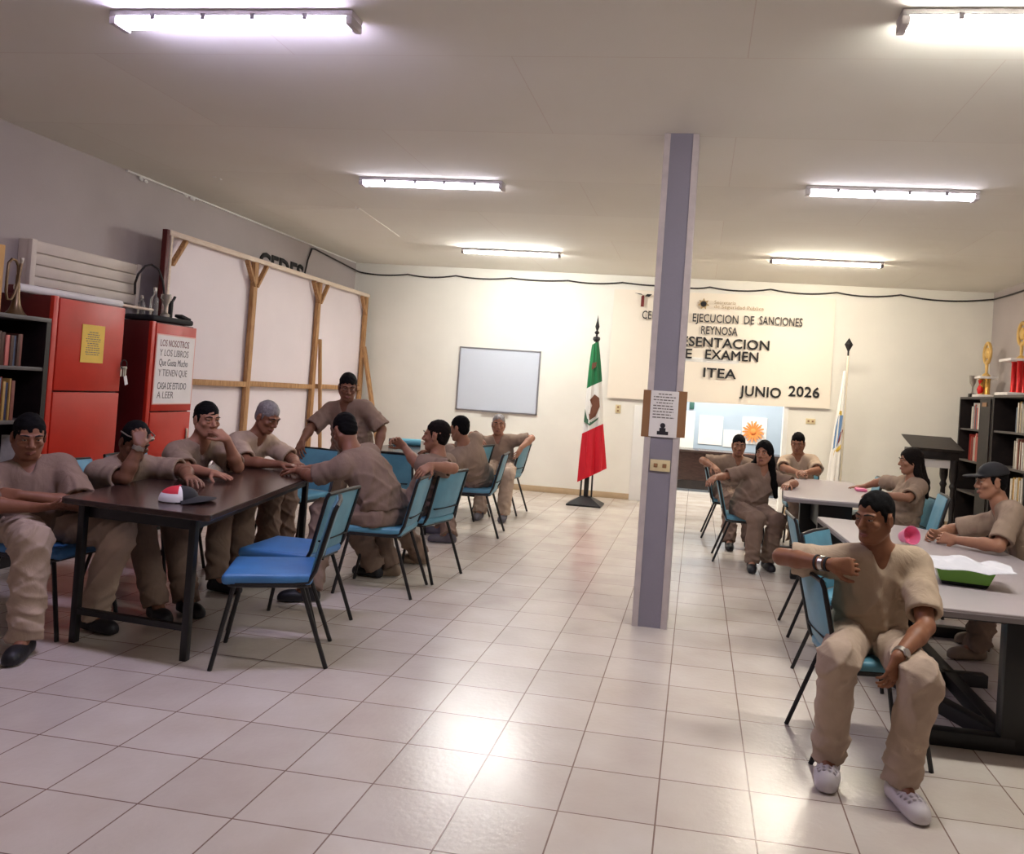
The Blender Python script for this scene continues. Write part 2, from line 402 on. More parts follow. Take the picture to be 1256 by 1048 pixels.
# square pillar with metal corner beads
PX0, PX1, PY0, PY1 = 0.763, 0.978, 2.385, 2.665
pil = struct('pillar', MB().box2((PX0, PY0, 0), (PX1, PY1, CH)), M['pillar'])
for (x, y) in ((PX0, PY0), (PX1, PY0), (PX0, PY1), (PX1, PY1)):
    sx = 1 if x == PX0 else -1; sy = 1 if y == PY0 else -1
    b = MB(); b.box2((x - sx * .006, y - sy * .005, 0.0), (x + sx * .034, y + sy * .004, CH - .003)); b.box2((x - sx * .006, y - sy * .005, 0.0), (x + sx * .004, y + sy * .034, CH - .003))
    b.build('corner_bead', M['bead'], pil)

# ceiling fluorescent lights
def lamp(x, y, col, st, label, bare):
    t = thing('ceiling_light', label, 'light', (x, y, CH), 0, 'fluorescent ceiling lights')
    e = mat('lamp_glow', (250, 248, 244), 0.5, emit=col, estr=st)
    Lh, w = 0.64, (0.05 if bare else 0.058)
    MB().box2((-Lh, -w, -.030), (Lh, w, -.001), .006).build('housing', M['lamp_white'], t)
    pr = []
    for k in range(11):
        a = PI + PI * k / 10; pr.append((w * (.92 if not bare else .6) * math.cos(a), -.030 + (.038 if not bare else .03) * math.sin(a)))
    vs = [(-Lh + .035, p, z) for p, z in pr] + [(Lh - .035, p, z) for p, z in pr]; n = len(pr)
    fs = [(i, n + i, n + i + 1, i + 1) for i in range(n - 1)] + [tuple(range(n)), tuple(range(2 * n - 1, n - 1, -1)), (0, n - 1, 2 * n - 1, n)]
    d = MB().add(vs, fs, True); d.build('diffuser', e, t)
    for s in (-1, 1):
        MB().box2((s * (Lh - .036), -w * (1 if not bare else .7), -.070 if not bare else -.064), (s * Lh, w * (1 if not bare else .7), -.03), .006).build('end_cap', M['lamp_white'] if not bare else M['lamp_grey'], t)
    if not bare:
        for k in (-.4, -.13, .13, .4):
            MB().box2((k - .012, -w - .006, -.05), (k + .012, -w + .002, -.02), .002).build('clip', M['lamp_grey'], t)
for i, a in enumerate(LAMPS): lamp(*a, bare=(i >= 4))
ld = bpy.data.lights.new('hall_fill_light', 'AREA'); ld.shape = 'RECTANGLE'; ld.size = 1.6; ld.size_y = 0.5; ld.energy = 17; ld.color = (1.0, .98, .94)  # unseen area light without a fixture, added to brighten the hall
lo = bpy.data.objects.new('hall_fill_light', ld); COL.objects.link(lo); lo.location = (1.5, 9.9, CH - .05)

# cable draped along the top of the walls
def sag(a, b, d, n=10):
    a = Vector(a); b = Vector(b); return [a.lerp(b, k / n) - Vector((0, 0, d * 4 * (k / n) * (1 - k / n))) for k in range(n)]
pts = [(LX + .06, 6.95, 2.66), (LX + .02, 7.12, 3.0), (LX + .015, 7.22, 3.17)]
pts += sag((LX + .015, 7.3, 3.18), (LX + .03, BY - .05, 3.10), .0, 6)
stops = [(-4.12, 3.085, .03), (-3.35, 3.085, .035), (-2.6, 3.10, .03), (-1.75, 3.105, .02), (-.9, 3.11, .03), (-.1, 3.12, .02), (.7, 3.115, .03), (1.15, 3.115, .04), (2.0, 3.125, .04), (2.9, 3.125, .04), (3.75, 3.135, .05), (4.9, 3.13, 0)]
for i in range(len(stops) - 1): pts += sag((stops[i][0], BY - .02, stops[i][1]), (stops[i + 1][0], BY - .02, stops[i + 1][1]), stops[i][2], 8)
pts += sag((RX - .02, BY - .06, 3.13), (RX - .02, 6.0, 3.16), .03, 8) + sag((RX - .02, 6.0, 3.16), (RX - .02, 2.0, 3.16), .05, 8)
tag(MB().tube(pts, .011, 8).build('cable', M['cable']), 'thin black cable sagging along the top of the walls under the ceiling', 'cable')

# painted word on the left wall above the partition
t = thing('wall_lettering', 'black painted capital letters on the grey wall above the wooden partition', 'lettering', (LX + .002, 6.515, 2.655), PI / 2)
text('lettering', 'CEDES', .36, M['black_ink'], t, (-.535, 0, 0), (PI / 2, 0, 0), 1.07, .012)

# ------------------------------------------------------------------ partition screen of raw timber and white sheet
X0 = -3.91
t = thing('partition_screen', 'tall white sheet screen on a raw timber frame standing along the grey wall', 'partition', (X0, 6.2, 0))
sh = []; nY = 24
for i in range(nY + 1):
    for z in (0.25, 1.0, 1.8, 2.70):
        y = -2.25 + 4.55 * i / nY; sh.append((-.04 + .006 * math.sin(i * 1.7 + z * 3), y, z))
vb = [(x - .004, y, z) for x, y, z in sh]; N = len(sh); f1 = []
for i in range(nY):
    for k in range(3):
        a = i * 4 + k; f1.append((a, a + 4, a + 5, a + 1)); f1.append((N + a, N + a + 1, N + a + 5, N + a + 4))
MB().add(sh + vb, f1, True).build('sheet', M['sheet'], t)
for y in (-.74, .79, 2.28): MB().beam((0, y, 0), (0, y, 2.70), .075, .05, .004).build('post', M['pine'], t)
MB().beam((0, -2.26, 0), (0, -2.26, 2.74), .05, .05, .004).build('end_post', M['dark_red'], t)
MB().beam((.004, -2.21, 0), (.004, -2.21, 2.70), .03, .05, .004).build('end_batten', M['pale_pine'], t)
MB().beam((.01, -2.25, 2.715), (.01, 2.34, 2.715), .05, .05, .004).build('top_rail', M['pale_pine'], t)
for (a, b) in ((-2.2, -.78), (-.70, .75), (.83, 2.25)): MB().beam((.0, a, 1.33), (.0, b, 1.32), .05, .06, .004).build('cross_rail', M['pine'], t)
for (y, s) in ((-2.2, 1), (-.74, -1), (-.74, 1), (.79, -1), (.79, 1), (2.28, -1)):
    MB().beam((.02, y + s * .02, 2.42), (.02, y + s * .2, 2.68), .05, .03, .003).build('corner_brace', M['pine'], t)
MB().beam((.02, 2.28, 1.95), (.48, 2.24, .0), .08, .04, .004).build('leaning_brace', M['pine'], t)
MB().beam((.03, .86, 1.95), (.16, .90, .0), .06, .04, .004).build('leaning_brace', M['pine'], t)

# ------------------------------------------------------------------ whiteboard, banner, sockets on the back wall
t = thing('whiteboard', 'white dry-erase board with thin metal frame hanging on the cream wall', 'whiteboard', (-1.84, BY, 1.58))
MB().box2((-.6, -.022, -.455), (.6, -.004, .455)).build('board', M['whiteboard'], t)
fr = MB(); fr.box2((-.615, -.03, -.47), (-.595, -.002, .47)); fr.box2((.595, -.03, -.47), (.615, -.002, .47)); fr.box2((-.615, -.03, .45), (.615, -.002, .47)); fr.box2((-.615, -.03, -.47), (.615, -.002, -.45)); fr.build('frame', M['aluminium'], t)
MB().box2((-.2, -.06, -.475), (.2, -.028, -.463)).build('pen_tray', M['aluminium'], t)

BX0, BX1, BZ0, BZ1 = -.21, 2.90, 1.50, 3.04
t = thing('banner', 'cream vinyl banner with black lettering hung on the wall over the opening', 'banner', (0, BY + .012, 0))
vs = []; nx, nz = 28, 10
for j in range(nz + 1):
    for i in range(nx + 1):
        u = i / nx; w = j / nz
        vs.append((BX0 + (BX1 - BX0) * u, -.02 - .012 * math.sin(u * 9 + w * 2) * (1 - w) - .03 * (1 - w), BZ0 + (BZ1 - BZ0) * w - .06 * (1 - u) * (1 - w) - .05 * u * (1 - w) * 0 - .02 * w * (1 - u)))
N = len(vs); fs = []
for j in range(nz):
    for i in range(nx):
        a = j * (nx + 1) + i; fs.append((a, a + 1, a + nx + 2, a + nx + 1)); fs.append((N + a, N + a + nx + 1, N + a + nx + 2, N + a + 1))
for j in range(nz):
    a = j * (nx + 1); fs.append((a, a + nx + 1, N + a + nx + 1, N + a)); a += nx; fs.append((a, N + a, N + a + nx + 1, a + nx + 1))
for i in range(nx): fs.append((i, N + i, N + i + 1, i + 1)); a = nz * (nx + 1) + i; fs.append((a, a + 1, N + a + 1, N + a))
MB().add(vs + [(x, y + .004, z) for x, y, z in vs], fs, True).build('vinyl_sheet', M['banner'], t)
RT = (PI / 2, 0, 0)
def ban(s, x0, x1, z, size, m, bold): text('lettering', s, size, m, t, (x0, -.072, z), RT, x1 - x0, bold, space=1.12 if bold > .004 else 1.03)
ban('CENTRO DE', .22, .86, 2.61, .165, M['grey_ink'], .002)
ban('EJECUCION', .94, 1.58, 2.61, .165, M['grey_ink'], .002); ban('DE', 1.66, 1.80, 2.615, .165, M['grey_ink'], .002); ban('SANCIONES', 1.87, 2.46, 2.62, .165, M['grey_ink'], .002)
ban('REYNOSA', 1.07, 1.58, 2.44, .165, M['grey_ink'], .002)
ban('PRESENTACION', .58, 2.03, 2.26, .19, M['black_ink'], .0035)
ban('DE', .70, .965, 2.085, .19, M['black_ink'], .0035); ban('EXAMEN', 1.15, 1.89, 2.09, .19, M['black_ink'], .0035)
ban('ITEA', 1.14, 1.60, 1.83, .19, M['black_ink'], .0035)
ban('JUNIO', 1.66, 2.23, 1.605, .20, M['black_ink'], .0035); ban('2026', 2.33, 2.75, 1.645, .20, M['black_ink'], .0035)
ban('Secretar\u00eda', 1.23, 1.53, 2.875, .07, M['gold_ink'], 0); ban('de Seguridad P\u00fablica', 1.23, 1.92, 2.815, .07, M['gold_ink'], 0)
ban('T', .405, .47, 2.87, .12, M['maroon_ink'], .003)
# star-shaped badge and wing-shaped mark on the banner
st = MB(); cx, cz = 1.08, 2.865
pl = []
for k in range(14):
    a = PI / 2 + PI * k / 7; r = .085 if k % 2 == 0 else .05; pl.append((r * math.cos(a), r * math.sin(a)))
st.prism(pl, 0, .004, 0, Matrix.Translation((cx, -.068, cz)) @ Matrix.Rotation(PI / 2, 4, 'X')); st.build('badge', M['gold_ink'], t)
MB().lathe([(.0, 0), (.042, 0), (.042, .004), (0, .004)], (cx, -.071, cz), 20, (0, -1, 0)).build('badge_centre', M['black_ink'], t)
mk = MB(); RXm = Matrix.Rotation(PI / 2, 4, 'X')
mk.prism([(.19, 2.78), (.235, 2.78), (.235, 2.93), (.215, 2.95), (.19, 2.93)], 0, .004, 0, Matrix.Translation((0, -.07, 0)) @ RXm); mk.build('emblem_stem', M['maroon_ink'], t)
mk = MB(); mk.prism([(.24, 2.93), (.30, 2.925), (.345, 2.965), (.27, 2.965)], 0, .004, 0, Matrix.Translation((0, -.07, 0)) @ RXm); mk.prism([(.09, 2.975), (.16, 2.955), (.21, 2.95), (.185, 2.965)], 0, .004, 0, Matrix.Translation((0, -.07, 0)) @ RXm); mk.build('emblem_wing', M['black_ink'], t)

def outlet(label, loc, vert, face='-Y'):
    t = thing('wall_outlet', label, 'outlet', loc)
    w, h = (.075, .12) if vert else (.13, .075)
    MB().box2((-w / 2, -.012, -h / 2), (w / 2, -.001, h / 2), .003).build('cover_plate', M['cream_plate'], t)
    for s in (-1, 1):
        c = (0, -.013, s * h * .22) if vert else (s * w * .22, -.013, 0)
        MB().box(c, (.026, .006, .026), .003).build('receptacle', M['brown_tape'], t)
outlet('cream power outlet on the cream wall under the banner, beside the green-white-red flag', (-.04, BY, 1.29), True)
outlet('cream wide power outlet under the banner, above the person at the far table', (2.66, BY, 1.31), False)
outlet('cream wide switch plate on the grey pillar below the paper notice', (.872, PY0, 1.05), False)

t = thing('notice', 'white printed notice taped to the grey pillar at head height', 'notice', (.872, PY0, 1.385))
MB().box2((-.088, -.010, -.15), (.092, -.007, .15)).build('paper', M['white_paper'], t)
MB().box2((-.138, -.007, -.155), (-.08, -.004, .15)).build('tape', M['brown_tape'], t); MB().box2((.085, -.007, -.145), (.146, -.004, .155)).build('tape', M['brown_tape'], t)
ln = MB(); random.seed(3)
for k in range(9):
    z = .125 - k * .019; a = -.07 + (.02 if k in (0, 3) else 0); b = .075 - random.random() * .03
    if k == 0: a, b = -.04, .05
    x = a
    while x < b:
        wl = .008 + random.random() * .018; ln.box2((x, -.0108, z), (min(x + wl, b), -.0099, z + .007)); x += wl + .005
ln.build('printed_lines', M['pencil'], t)
im = MB(); im.lathe([(0, 0), (.017, 0), (.017, .001), (0, .001)], (0, -.010, -.075), 16, (0, -1, 0)); im.box2((-.02, -.0111, -.115), (.02, -.0099, -.09)); im.box2((-.035, -.0111, -.135), (.038, -.0099, -.112)); im.build('printed_bust', M['ink'], t)

# ------------------------------------------------------------------ flags
def flagcloth(zs, prof, parent, name, m, seg=48, slant=0.0, ph=0.0):
    """gathered cloth: prof(z)->(cx, cy, rx, ry)"""
    vs = []; k = len(zs)
    for i, z in enumerate(zs):
        cx, cy, rx, ry = prof(z)
        for j in range(seg):
            a = 2 * PI * j / seg
            w = 1 + .16 * math.sin(7 * a + ph + z * 1.3) + .08 * math.sin(11 * a - z * 2)
            x = cx + rx * w * math.cos(a); y = cy + ry * w * math.sin(a)
            vs.append((x, y, z + slant * (x - cx)))
    fs = [(i * seg + j, i * seg + (j + 1) % seg, (i + 1) * seg + (j + 1) % seg, (i + 1) * seg + j) for i in range(k - 1) for j in range(seg)]
    fs.append(tuple(range(seg))[::-1]); fs.append(tuple(range((k - 1) * seg, k * seg)))
    return MB().add(vs, fs, True).build(name, m, parent)
def lerp(a, b, t): return a + (b - a) * t
def mexprof(z):
    u = (z - .30) / (2.20 - .30); u = max(0, min(1, u))
    rx = .030 + .140 * (1 - u) ** .8
    return (-.012 + .075 * (1 - u), -.04 * (1 - u), rx, rx * .62 + .01)
t = thing('national_flag', 'furled green, white and red flag on a dark pole in a black stand', 'flag', (-.30, 7.72, 0))
zz = lambda a, b, n: [a + (b - a) * k / n for k in range(n + 1)]
flagcloth(zz(.40, 1.02, 10), mexprof, t, 'red_band', M['flag_red'], slant=.55)
flagcloth(zz(1.02, 1.60, 10), mexprof, t, 'white_band', M['flag_white'], slant=.55)
flagcloth(zz(1.60, 2.16, 10), mexprof, t, 'green_band', M['flag_green'], slant=.55)
def emb(poly, z0, m, name, prof, slant=.55, off=.012):
    vs = []
    for (dx, dz) in poly:
        dx *= 1.5; dz *= 1.5; z = z0 + dz; cx, cy, rx, ry = prof(z); a = -PI / 2 + dx / rx
        w = 1 + .16 * math.sin(7 * a + z * 1.3) + .08 * math.sin(11 * a - z * 2)
        x = cx + rx * w * math.cos(a); vs.append((x, cy + ry * w * math.sin(a) - off, z + slant * (x - cx)))
    n = len(vs); b = MB(); b.add(vs + [(x, y + off * .8, z) for x, y, z in vs], [tuple(range(n))[::-1], tuple(range(n, 2 * n))] + [(i, (i + 1) % n, n + (i + 1) % n, n + i) for i in range(n)])
    return b.build(name, m, t)
emb([(-.02, -.10), (.03, -.09), (.06, -.02), (.05, .06), (.015, .11), (-.02, .08), (-.005, .02), (-.035, -.03)], 1.30, M['eagle'], 'emblem_eagle', mexprof)
emb([(-.075, .02), (-.06, -.07), (-.01, -.125), (.05, -.11), (.045, -.13), (-.015, -.15), (-.075, -.09), (-.09, .0)], 1.30, M['leaf'], 'emblem_wreath', mexprof)
emb([(-.02, -.03), (.015, -.02), (.02, .02), (-.015, .03)], 1.86, M['eagle'], 'emblem_fold', mexprof)
MB().tube([(0, 0, .1), (0, 0, 2.28)], .014, 12).build('pole', M['black_metal'], t)
MB().lathe([(.0, 2.27), (.02, 2.28), (.035, 2.30), (.012, 2.33), (.03, 2.38), (.012, 2.46), (0, 2.54)], n=10).build('finial', M['black_metal'], t)
MB().lathe([(.03, 2.18), (.05, 2.21), (.045, 2.24), (.02, 2.25)], n=12).build('ribbon_knot', M['black_metal'], t)
b = MB(); b.prism([(-.23, -.20), (.23, -.20), (.23, .20), (-.23, .20)], 0, .025, .005); b.build('stand_base', M['black_metal'], t)
vs = [(-.22, -.19, .025), (.22, -.19, .025), (.22, .19, .025), (-.22, .19, .025), (-.06, -.05, .12), (.06, -.05, .12), (.06, .05, .12), (-.06, .05, .12)]
MB().add(vs, [(3, 2, 1, 0), (4, 5, 6, 7), (0, 1, 5, 4), (1, 2, 6, 5), (2, 3, 7, 6), (3, 0, 4, 7)]).build('stand_cone', M['black_metal'], t)
MB().tube([(0, 0, .1), (0, 0, .42)], .032, 12).build('stand_socket', M['black_metal'], t)
for s in (-1, 1): MB().tube([(s * .075, 0, .10), (s * .07, 0, .46)], .012, 8).build('stand_rod', M['black_metal'], t)

def whprof(z):
    u = max(0, min(1, (z - .3) / 1.8)); rx = .012 + .075 * (1 - u) ** .9
    return (-.03 - .085 * (1 - u), -.03, rx, rx * .7 + .004)
t = thing('ceremonial_flag', 'furled white flag with a coloured coat of arms on a pale pole by the corner', 'flag', (3.02, 8.15, 0))
flagcloth(zz(.45, 2.02, 22), whprof, t, 'cloth', M['flag_white'], slant=.4)
blue = mat('emblem_blue', (96, 130, 170), .7); yel = mat('emblem_yellow', (212, 176, 70), .7); rd = mat('emblem_red', (150, 60, 50), .7)
emb([(-.05, -.16), (.0, -.13), (.02, .02), (.025, .13), (-.02, .14), (-.045, .0)], 1.22, blue, 'emblem_shield', whprof, .4)
emb([(-.02, .13), (.03, .12), (.03, .17), (-.01, .18)], 1.22, yel, 'emblem_crown', whprof, .4)
emb([(.0, -.12), (.045, -.08), (.05, .0), (.015, -.02)], 1.22, rd, 'emblem_field', whprof, .4, .016)
emb([(-.03, -.21), (.03, -.17), (.035, -.13), (-.02, -.17)], 1.22, yel, 'emblem_scroll', whprof, .4)
MB().tube([(0, 0, .03), (0, 0, 2.22)], .015, 12).build('pole', mat('cream_pole', (236, 224, 200), .5), t)
MB().lathe([(.012, 2.20), (.012, 2.28), (.02, 2.30), (.055, 2.37), (.0, 2.46)], n=4).build('finial', M['black_ink'], t)
MB().lathe([(.17, 0), (.17, .02), (.05, .05), (.03, .12), (.0, .12)], n=24).build('stand_base', M['black_metal'], t)

# ------------------------------------------------------------------ the adjoining hall seen through the opening
t = thing('reception_desk', 'long dark counter standing in the bright hall beyond the opening', 'desk', (1.75, 10.42, 0))
MB().box2((-1.2, -.02, .09), (1.2, .02, .64)).build('front_panel', M['dark_wood'], t)
MB().box2((-1.22, -.04, .64), (1.22, .55, .675), .004).build('desktop', M['dark_wood'], t)
MB().box2((-1.2, -.035, .04), (1.2, -.015, .18)).build('kick_board', M['black_wood'], t)
for s in (-1, 1): MB().box2((s * 1.18 - .02, .02, 0), (s * 1.18 + .02, .52, .64)).build('side_panel', M['dark_wood'], t)
def sheet_on_wall(label, x0, x1, z0, z1, m=None, y=HY):
    return tag(MB().box2((x0, y - .012, z0), (x1, y - .004, z1)).build('wall_paper_sheet', m or M['white_paper']), label, 'paper')
sheet_on_wall('large white paper sheet on the hall wall above the dark counter, nearer the pillar', 1.14, 1.55, .74, 1.24)
sheet_on_wall('white paper sheet behind the coral paper sunburst on the hall wall', 1.88, 2.30, .80, 1.27)
sheet_on_wall('wide white board panel low on the hall wall between two paper sheets', 1.57, 1.86, .72, 1.02)
sheet_on_wall('white door leaf edge at the pillar side of the hall wall', .55, 1.06, .30, 1.30, M['white_wall'])
tag(MB().box2((.955, HY - .03, 1.33), (1.035, HY - .012, 1.46), .01).build('wall_sign', mat('dark_green_sign', (48, 92, 84), .6)), 'small dark green sign high on the hall wall beside the pillar', 'sign')
t = thing('paper_sunburst', 'coral orange paper sunburst decoration on the hall wall above the seated woman', 'decoration', (2.07, HY - .035, 1.02))
ray = MB()
for k in range(26):
    a = 2 * PI * k / 26 + .07 * (k % 3); r = .155 + .03 * (k % 2)
    ray.beam((.03 * math.cos(a), 0, .03 * math.sin(a)), (r * math.cos(a), -.012 - .006 * (k % 2), r * math.sin(a)), .026, .004, 0, (0, 1, 0))
ray.build('rays', M['coral'], t)
MB().sphere((0, -.012, 0), (.05, .02, .05)).build('centre', M['coral'], t)
# ------------------------------------------------------------------ books
BOOKC = [((150, 40, 34), 'red'), ((60, 66, 92), 'navy'), ((188, 150, 84), 'ochre'), ((206, 198, 184), 'cream'), ((86, 58, 44), 'brown'), ((128, 74, 60), 'rust'), ((72, 92, 84), 'green'), ((222, 216, 208), 'white'), ((104, 116, 130), 'slate'), ((196, 110, 100), 'pink')]
BM = {}
for c, n in BOOKC: BM[n] = mat('book_cloth_' + n, c, 0.6, var=0.08, scale=30)
def shelf_books(n, where, group, x_spine, y0, y1, z, dirx, names, hmin, hmax, seed, depth=.15):
    rnd = random.Random(seed); y = y0; made = 0
    while y < y1 - .012 and made < n:
        th = rnd.uniform(.014, .032); h = rnd.uniform(hmin, hmax); nm = rnd.choice(names); d = depth * rnd.uniform(.85, 1.05)
        b = MB(); xs = x_spine - dirx * rnd.uniform(.0, .02); xb = xs - dirx * d
        lo, hi = min(xs, xb), max(xs, xb)
        b.box2((lo, y, z), (hi, y + .003, z + h)); b.box2((lo, y + th - .003, z), (hi, y + th, z + h)); b.box2((xs - dirx * .003, y, z), (xs, y + th, z + h), .001)
        b.cur = 1; b.box2((lo + .004, y + .003, z + .004), (hi - .004, y + th - .003, z + h - .005))
        o = b.build('book', [BM[nm], M['white_paper']]); o.location = (0, 0, 0)
        tag(o, '%s spined book standing on the %s' % (nm, where), 'book', group)
        y += th + .001; made += 1
# ------------------------------------------------------------------ black bookcase at the left wall
XF = -3.55
def bookcase(name, label, x0, x1, y0, y1, H, shelves, dividers=(), stile=None):
    t = thing(name, label, 'bookcase', ((x0 + x1) / 2, (y0 + y1) / 2, 0))
    cx, cy = (x0 + x1) / 2, (y0 + y1) / 2; wx, wy = (x1 - x0) / 2, (y1 - y0) / 2
    for s in (-1, 1): MB().box2((-wx, s * (wy - .02) - .02, 0), (wx, s * (wy - .02) + .02, H - .03)).build('side_panel', M['black_wood'], t)
    MB().box2((-wx, -wy, H - .03), (wx, wy, H), .002).build('top_panel', M['shelf_edge'], t)
    front = 1 if cx < 0 else -1
    MB().box2((-front * wx - front * .0, -wy + .04, .02), (-front * (wx - .012), wy - .04, H - .03)).build('back_panel', M['black_wood'], t)
    for z in shelves: MB().box2((-wx + .012, -wy + .04, z - .026), (wx - .006, wy - .04, z), .002).build('shelf', M['shelf_edge'], t)
    for d in dividers: MB().box2((-wx, d - cy - .02, .02), (wx, d - cy + .02, H - .03)).build('divider', M['black_wood'], t)
    if stile: MB().box2((-front * -wx - .004, stile[0] - cy, .0), (front * (wx + .012), stile[1] - cy, H - .03)).build('wide_stile', M['black_wood'], t)
    MB().box2((-wx + .01, -wy + .04, 0), (wx - .02, wy - .04, .08)).build('plinth', M['black_wood'], t)
    return t
bookcase('bookcase', 'black bookcase of old books against the grey wall beside the red locker', -4.15, XF, 1.20, 2.30, 1.755, (.24, .63, 1.025, 1.40))
shelf_books(24, 'upper shelf of the bookcase beside the red locker', 'old books on the upper shelf by the red locker', XF - .03, 1.50, 2.14, 1.40, 1, ['brown', 'rust', 'brown', 'brown', 'slate', 'pink'], .20, .25, 6)
shelf_books(24, 'middle shelf of the bookcase beside the red locker', 'old books on the middle shelf by the red locker', XF - .03, 1.50, 2.13, 1.025, 1, ['rust', 'ochre', 'navy', 'pink', 'slate', 'red', 'ochre'], .24, .30, 9)
shelf_books(3, 'lower shelf of the bookcase beside the red locker', 'pale books on the lower shelf by the red locker', XF - .03, 2.14, 2.25, .63, 1, ['cream', 'white'], .25, .30, 4)

t = thing('cardboard_box', 'tan cardboard box standing on top of the black bookcase beside the bugle', 'box', (-3.80, 1.74, 1.755))
MB().box2((-.18, -.2, 0), (.18, .2, .46), .004).build('carton', M['cardboard'], t); MB().box2((-.181, -.025, .20), (.182, .025, .4605)).build('tape', M['brown_tape'], t)
# bugle standing on its bell
t = thing('bugle', 'tarnished brass bugle standing on its bell on the bookcase top', 'bugle', (-3.64, 2.08, 1.755))
MB().lathe([(.068, 0), (.066, .004), (.045, .03), (.03, .07), (.02, .13), (.015, .20), (.012, .28)], (0, .0, 0), 24, cap=False).build('bell', M['brass'], t)
lp = [(0, 0, .28), (0, -.005, .34), (0, -.03, .375), (0, -.06, .38), (0, -.085, .35), (0, -.09, .25), (0, -.09, .15), (0, -.075, .10), (0, -.045, .10), (0, -.02, .14), (.012, -.008, .24), (.012, .004, .36)]
MB().tube(lp, .009, 10).build('tubing', M['brass'], t)
MB().lathe([(.009, 0), (.011, .02), (.014, .035), (.012, .04)], (.012, .006, .36), 14).build('mouthpiece', M['silver'], t)

# ------------------------------------------------------------------ red lockers
def locker(label, y0, y1, H, split, x1=XF):
    x0 = -4.16 if H > 1.9 else -3.86
    t = thing('locker', label, 'locker', ((x0 + x1) / 2, (y0 + y1) / 2, 0)); wx = (x1 - x0) / 2; wy = (y1 - y0) / 2
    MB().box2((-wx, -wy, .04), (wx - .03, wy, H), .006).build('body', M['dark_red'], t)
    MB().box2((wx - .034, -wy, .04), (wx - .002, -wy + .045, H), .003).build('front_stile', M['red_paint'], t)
    MB().box2((-wx + .02, -wy + .02, 0), (wx - .06, wy - .02, .045)).build('plinth', M['black_metal'], t)
    z0 = .07
    for k, z1 in enumerate(list(split) + [H - .012]):
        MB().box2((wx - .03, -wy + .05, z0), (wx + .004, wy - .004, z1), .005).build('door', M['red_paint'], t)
        z0 = z1 + .012
    for z in (split[0] - .25,): MB().box2((wx + .002, wy - .06, z), (wx + .016, wy - .035, z + .1), .004).build('handle', M['silver'], t)
    return t
locker('tall red steel locker with a yellow notice, beside the black bookcase', 2.31, 3.03, 1.925, (.55, 1.225))
locker('lower red steel locker with a handwritten white poster, in front of the white partition', 3.37, 3.97, 1.845, (1.06,))
t = thing('yellow_notice', 'yellow printed sheet taped on the tall red locker door', 'notice', (XF + .006, 2.70, 1.60))
MB().box2((0, -.115, -.145), (.003, .115, .145)).build('paper', M['yellow_paper'], t)
ln = MB(); random.seed(5)
for k in range(11):
    w = .075 - .02 * random.random(); z = .085 - k * .017
    if k == 0: w = .045
    y = -w
    while y < w: q = .01 + random.random() * .02; ln.box2((.0025, y, z), (.0038, min(y + q, w), z + .006)); y += q + .006
ln.build('printed_lines', M['pencil'], t)
t = thing('handwritten_poster', 'white poster with rows of hand lettering on the lower red locker door', 'poster', (XF + .006, 3.69, 1.44))
MB().box2((0, -.255, -.30), (.003, .255, .295)).build('paper', M['white_paper'], t)
MB().box2((-.001, -.265, -.31), (.0012, .265, .305)).build('pale_border', mat('pink_border', (236, 190, 176), .8), t)
rows = [('LOS NOSOTROS', .20, M['maroon_ink']), ('Y LOS LIBROS', .115, M['pencil']), ('Que Gusta Mucho', .03, M['grey_ink']), ('Y TIENEN QUE', -.06, M['pencil']), ('CASA DE ESTUDIO', -.175, M['grey_ink']), ('A LEER', -.255, M['pencil'])]
for s, z, m in rows: text('hand_lettering', s, .085, m, t, (.0034, -.215, z), (PI / 2, 0, PI / 2), .39 if len(s) > 8 else .22, 0, shear=.06, extrude=.0005)
# keys hanging on the locker door edge
t = thing('key_bunch', 'bunch of keys with a white tag hanging at the tall red locker edge', 'keys', (XF + .02, 3.035, 1.46))
MB().tube([(0, .035 * math.cos(a), .035 * math.sin(a)) for a in [2 * PI * k / 16 for k in range(16)]], .004, 6, closed=True).build('ring', M['black_metal'], t)
for k, y in enumerate((-.02, .004, .02)):
    b = MB(); b.box2((-.004 + .004 * k, y - .008, -.10), (-.001 + .004 * k, y + .006, -.03)); b.lathe([(0, 0), (.014, 0), (.014, .003), (0, .003)], (-.004 + .004 * k, y, -.03), 12, (1, 0, 0)); b.build('key', M['silver'], t)
MB().box((.012, .02, -.13), (.004, .035, .075), .002, Matrix.Rotation(.3, 3, 'X')).build('tag', M['cap_white'], t)

# white louvered panel on the wall, poster roll and clutter on top of the lockers
t = thing('louvered_panel', 'white slatted ventilation panel on the grey wall above the red locker', 'vent', (LX, 3.22, 2.19))
MB().box2((.004, -.6, -.19), (.10, .6, .19), .006).build('frame', M['louver'], t)
for k in range(4): MB().box((.115, -.0, -.138 + k * .092), (.02, 1.16, .084), .006, Matrix.Rotation(.12, 3, 'Y')).build('slat', M['louver'], t)
for s in (-1, 1): MB().box2((.095, s * .585 - .025, -.19), (.135, s * .585 + .025, .19), .005).build('side_cap', M['louver'], t)
tag(MB().box2((-4.05, 2.42, 1.927), (-3.80, 3.0, 2.0), .006).build('storage_case', M['dark_red']), 'flat dark red case lying on top of the tall red locker', 'case')
t = thing('poster_roll', 'long white paper roll on a thin stick lying along the tall red locker', 'roll', (-3.72, 2.78, 1.957))
MB().tube([(0, -.62, 0), (0, .40, 0)], .031, 16).build('paper_roll', M['cap_white'], t); MB().tube([(0, .38, -.005), (0, .80, -.005)], .012, 8).build('stick', M['pale_pine'], t)
t = thing('carry_bag', 'flat black bag lying on top of the lower red locker', 'bag', (-3.70, 3.66, 1.847))
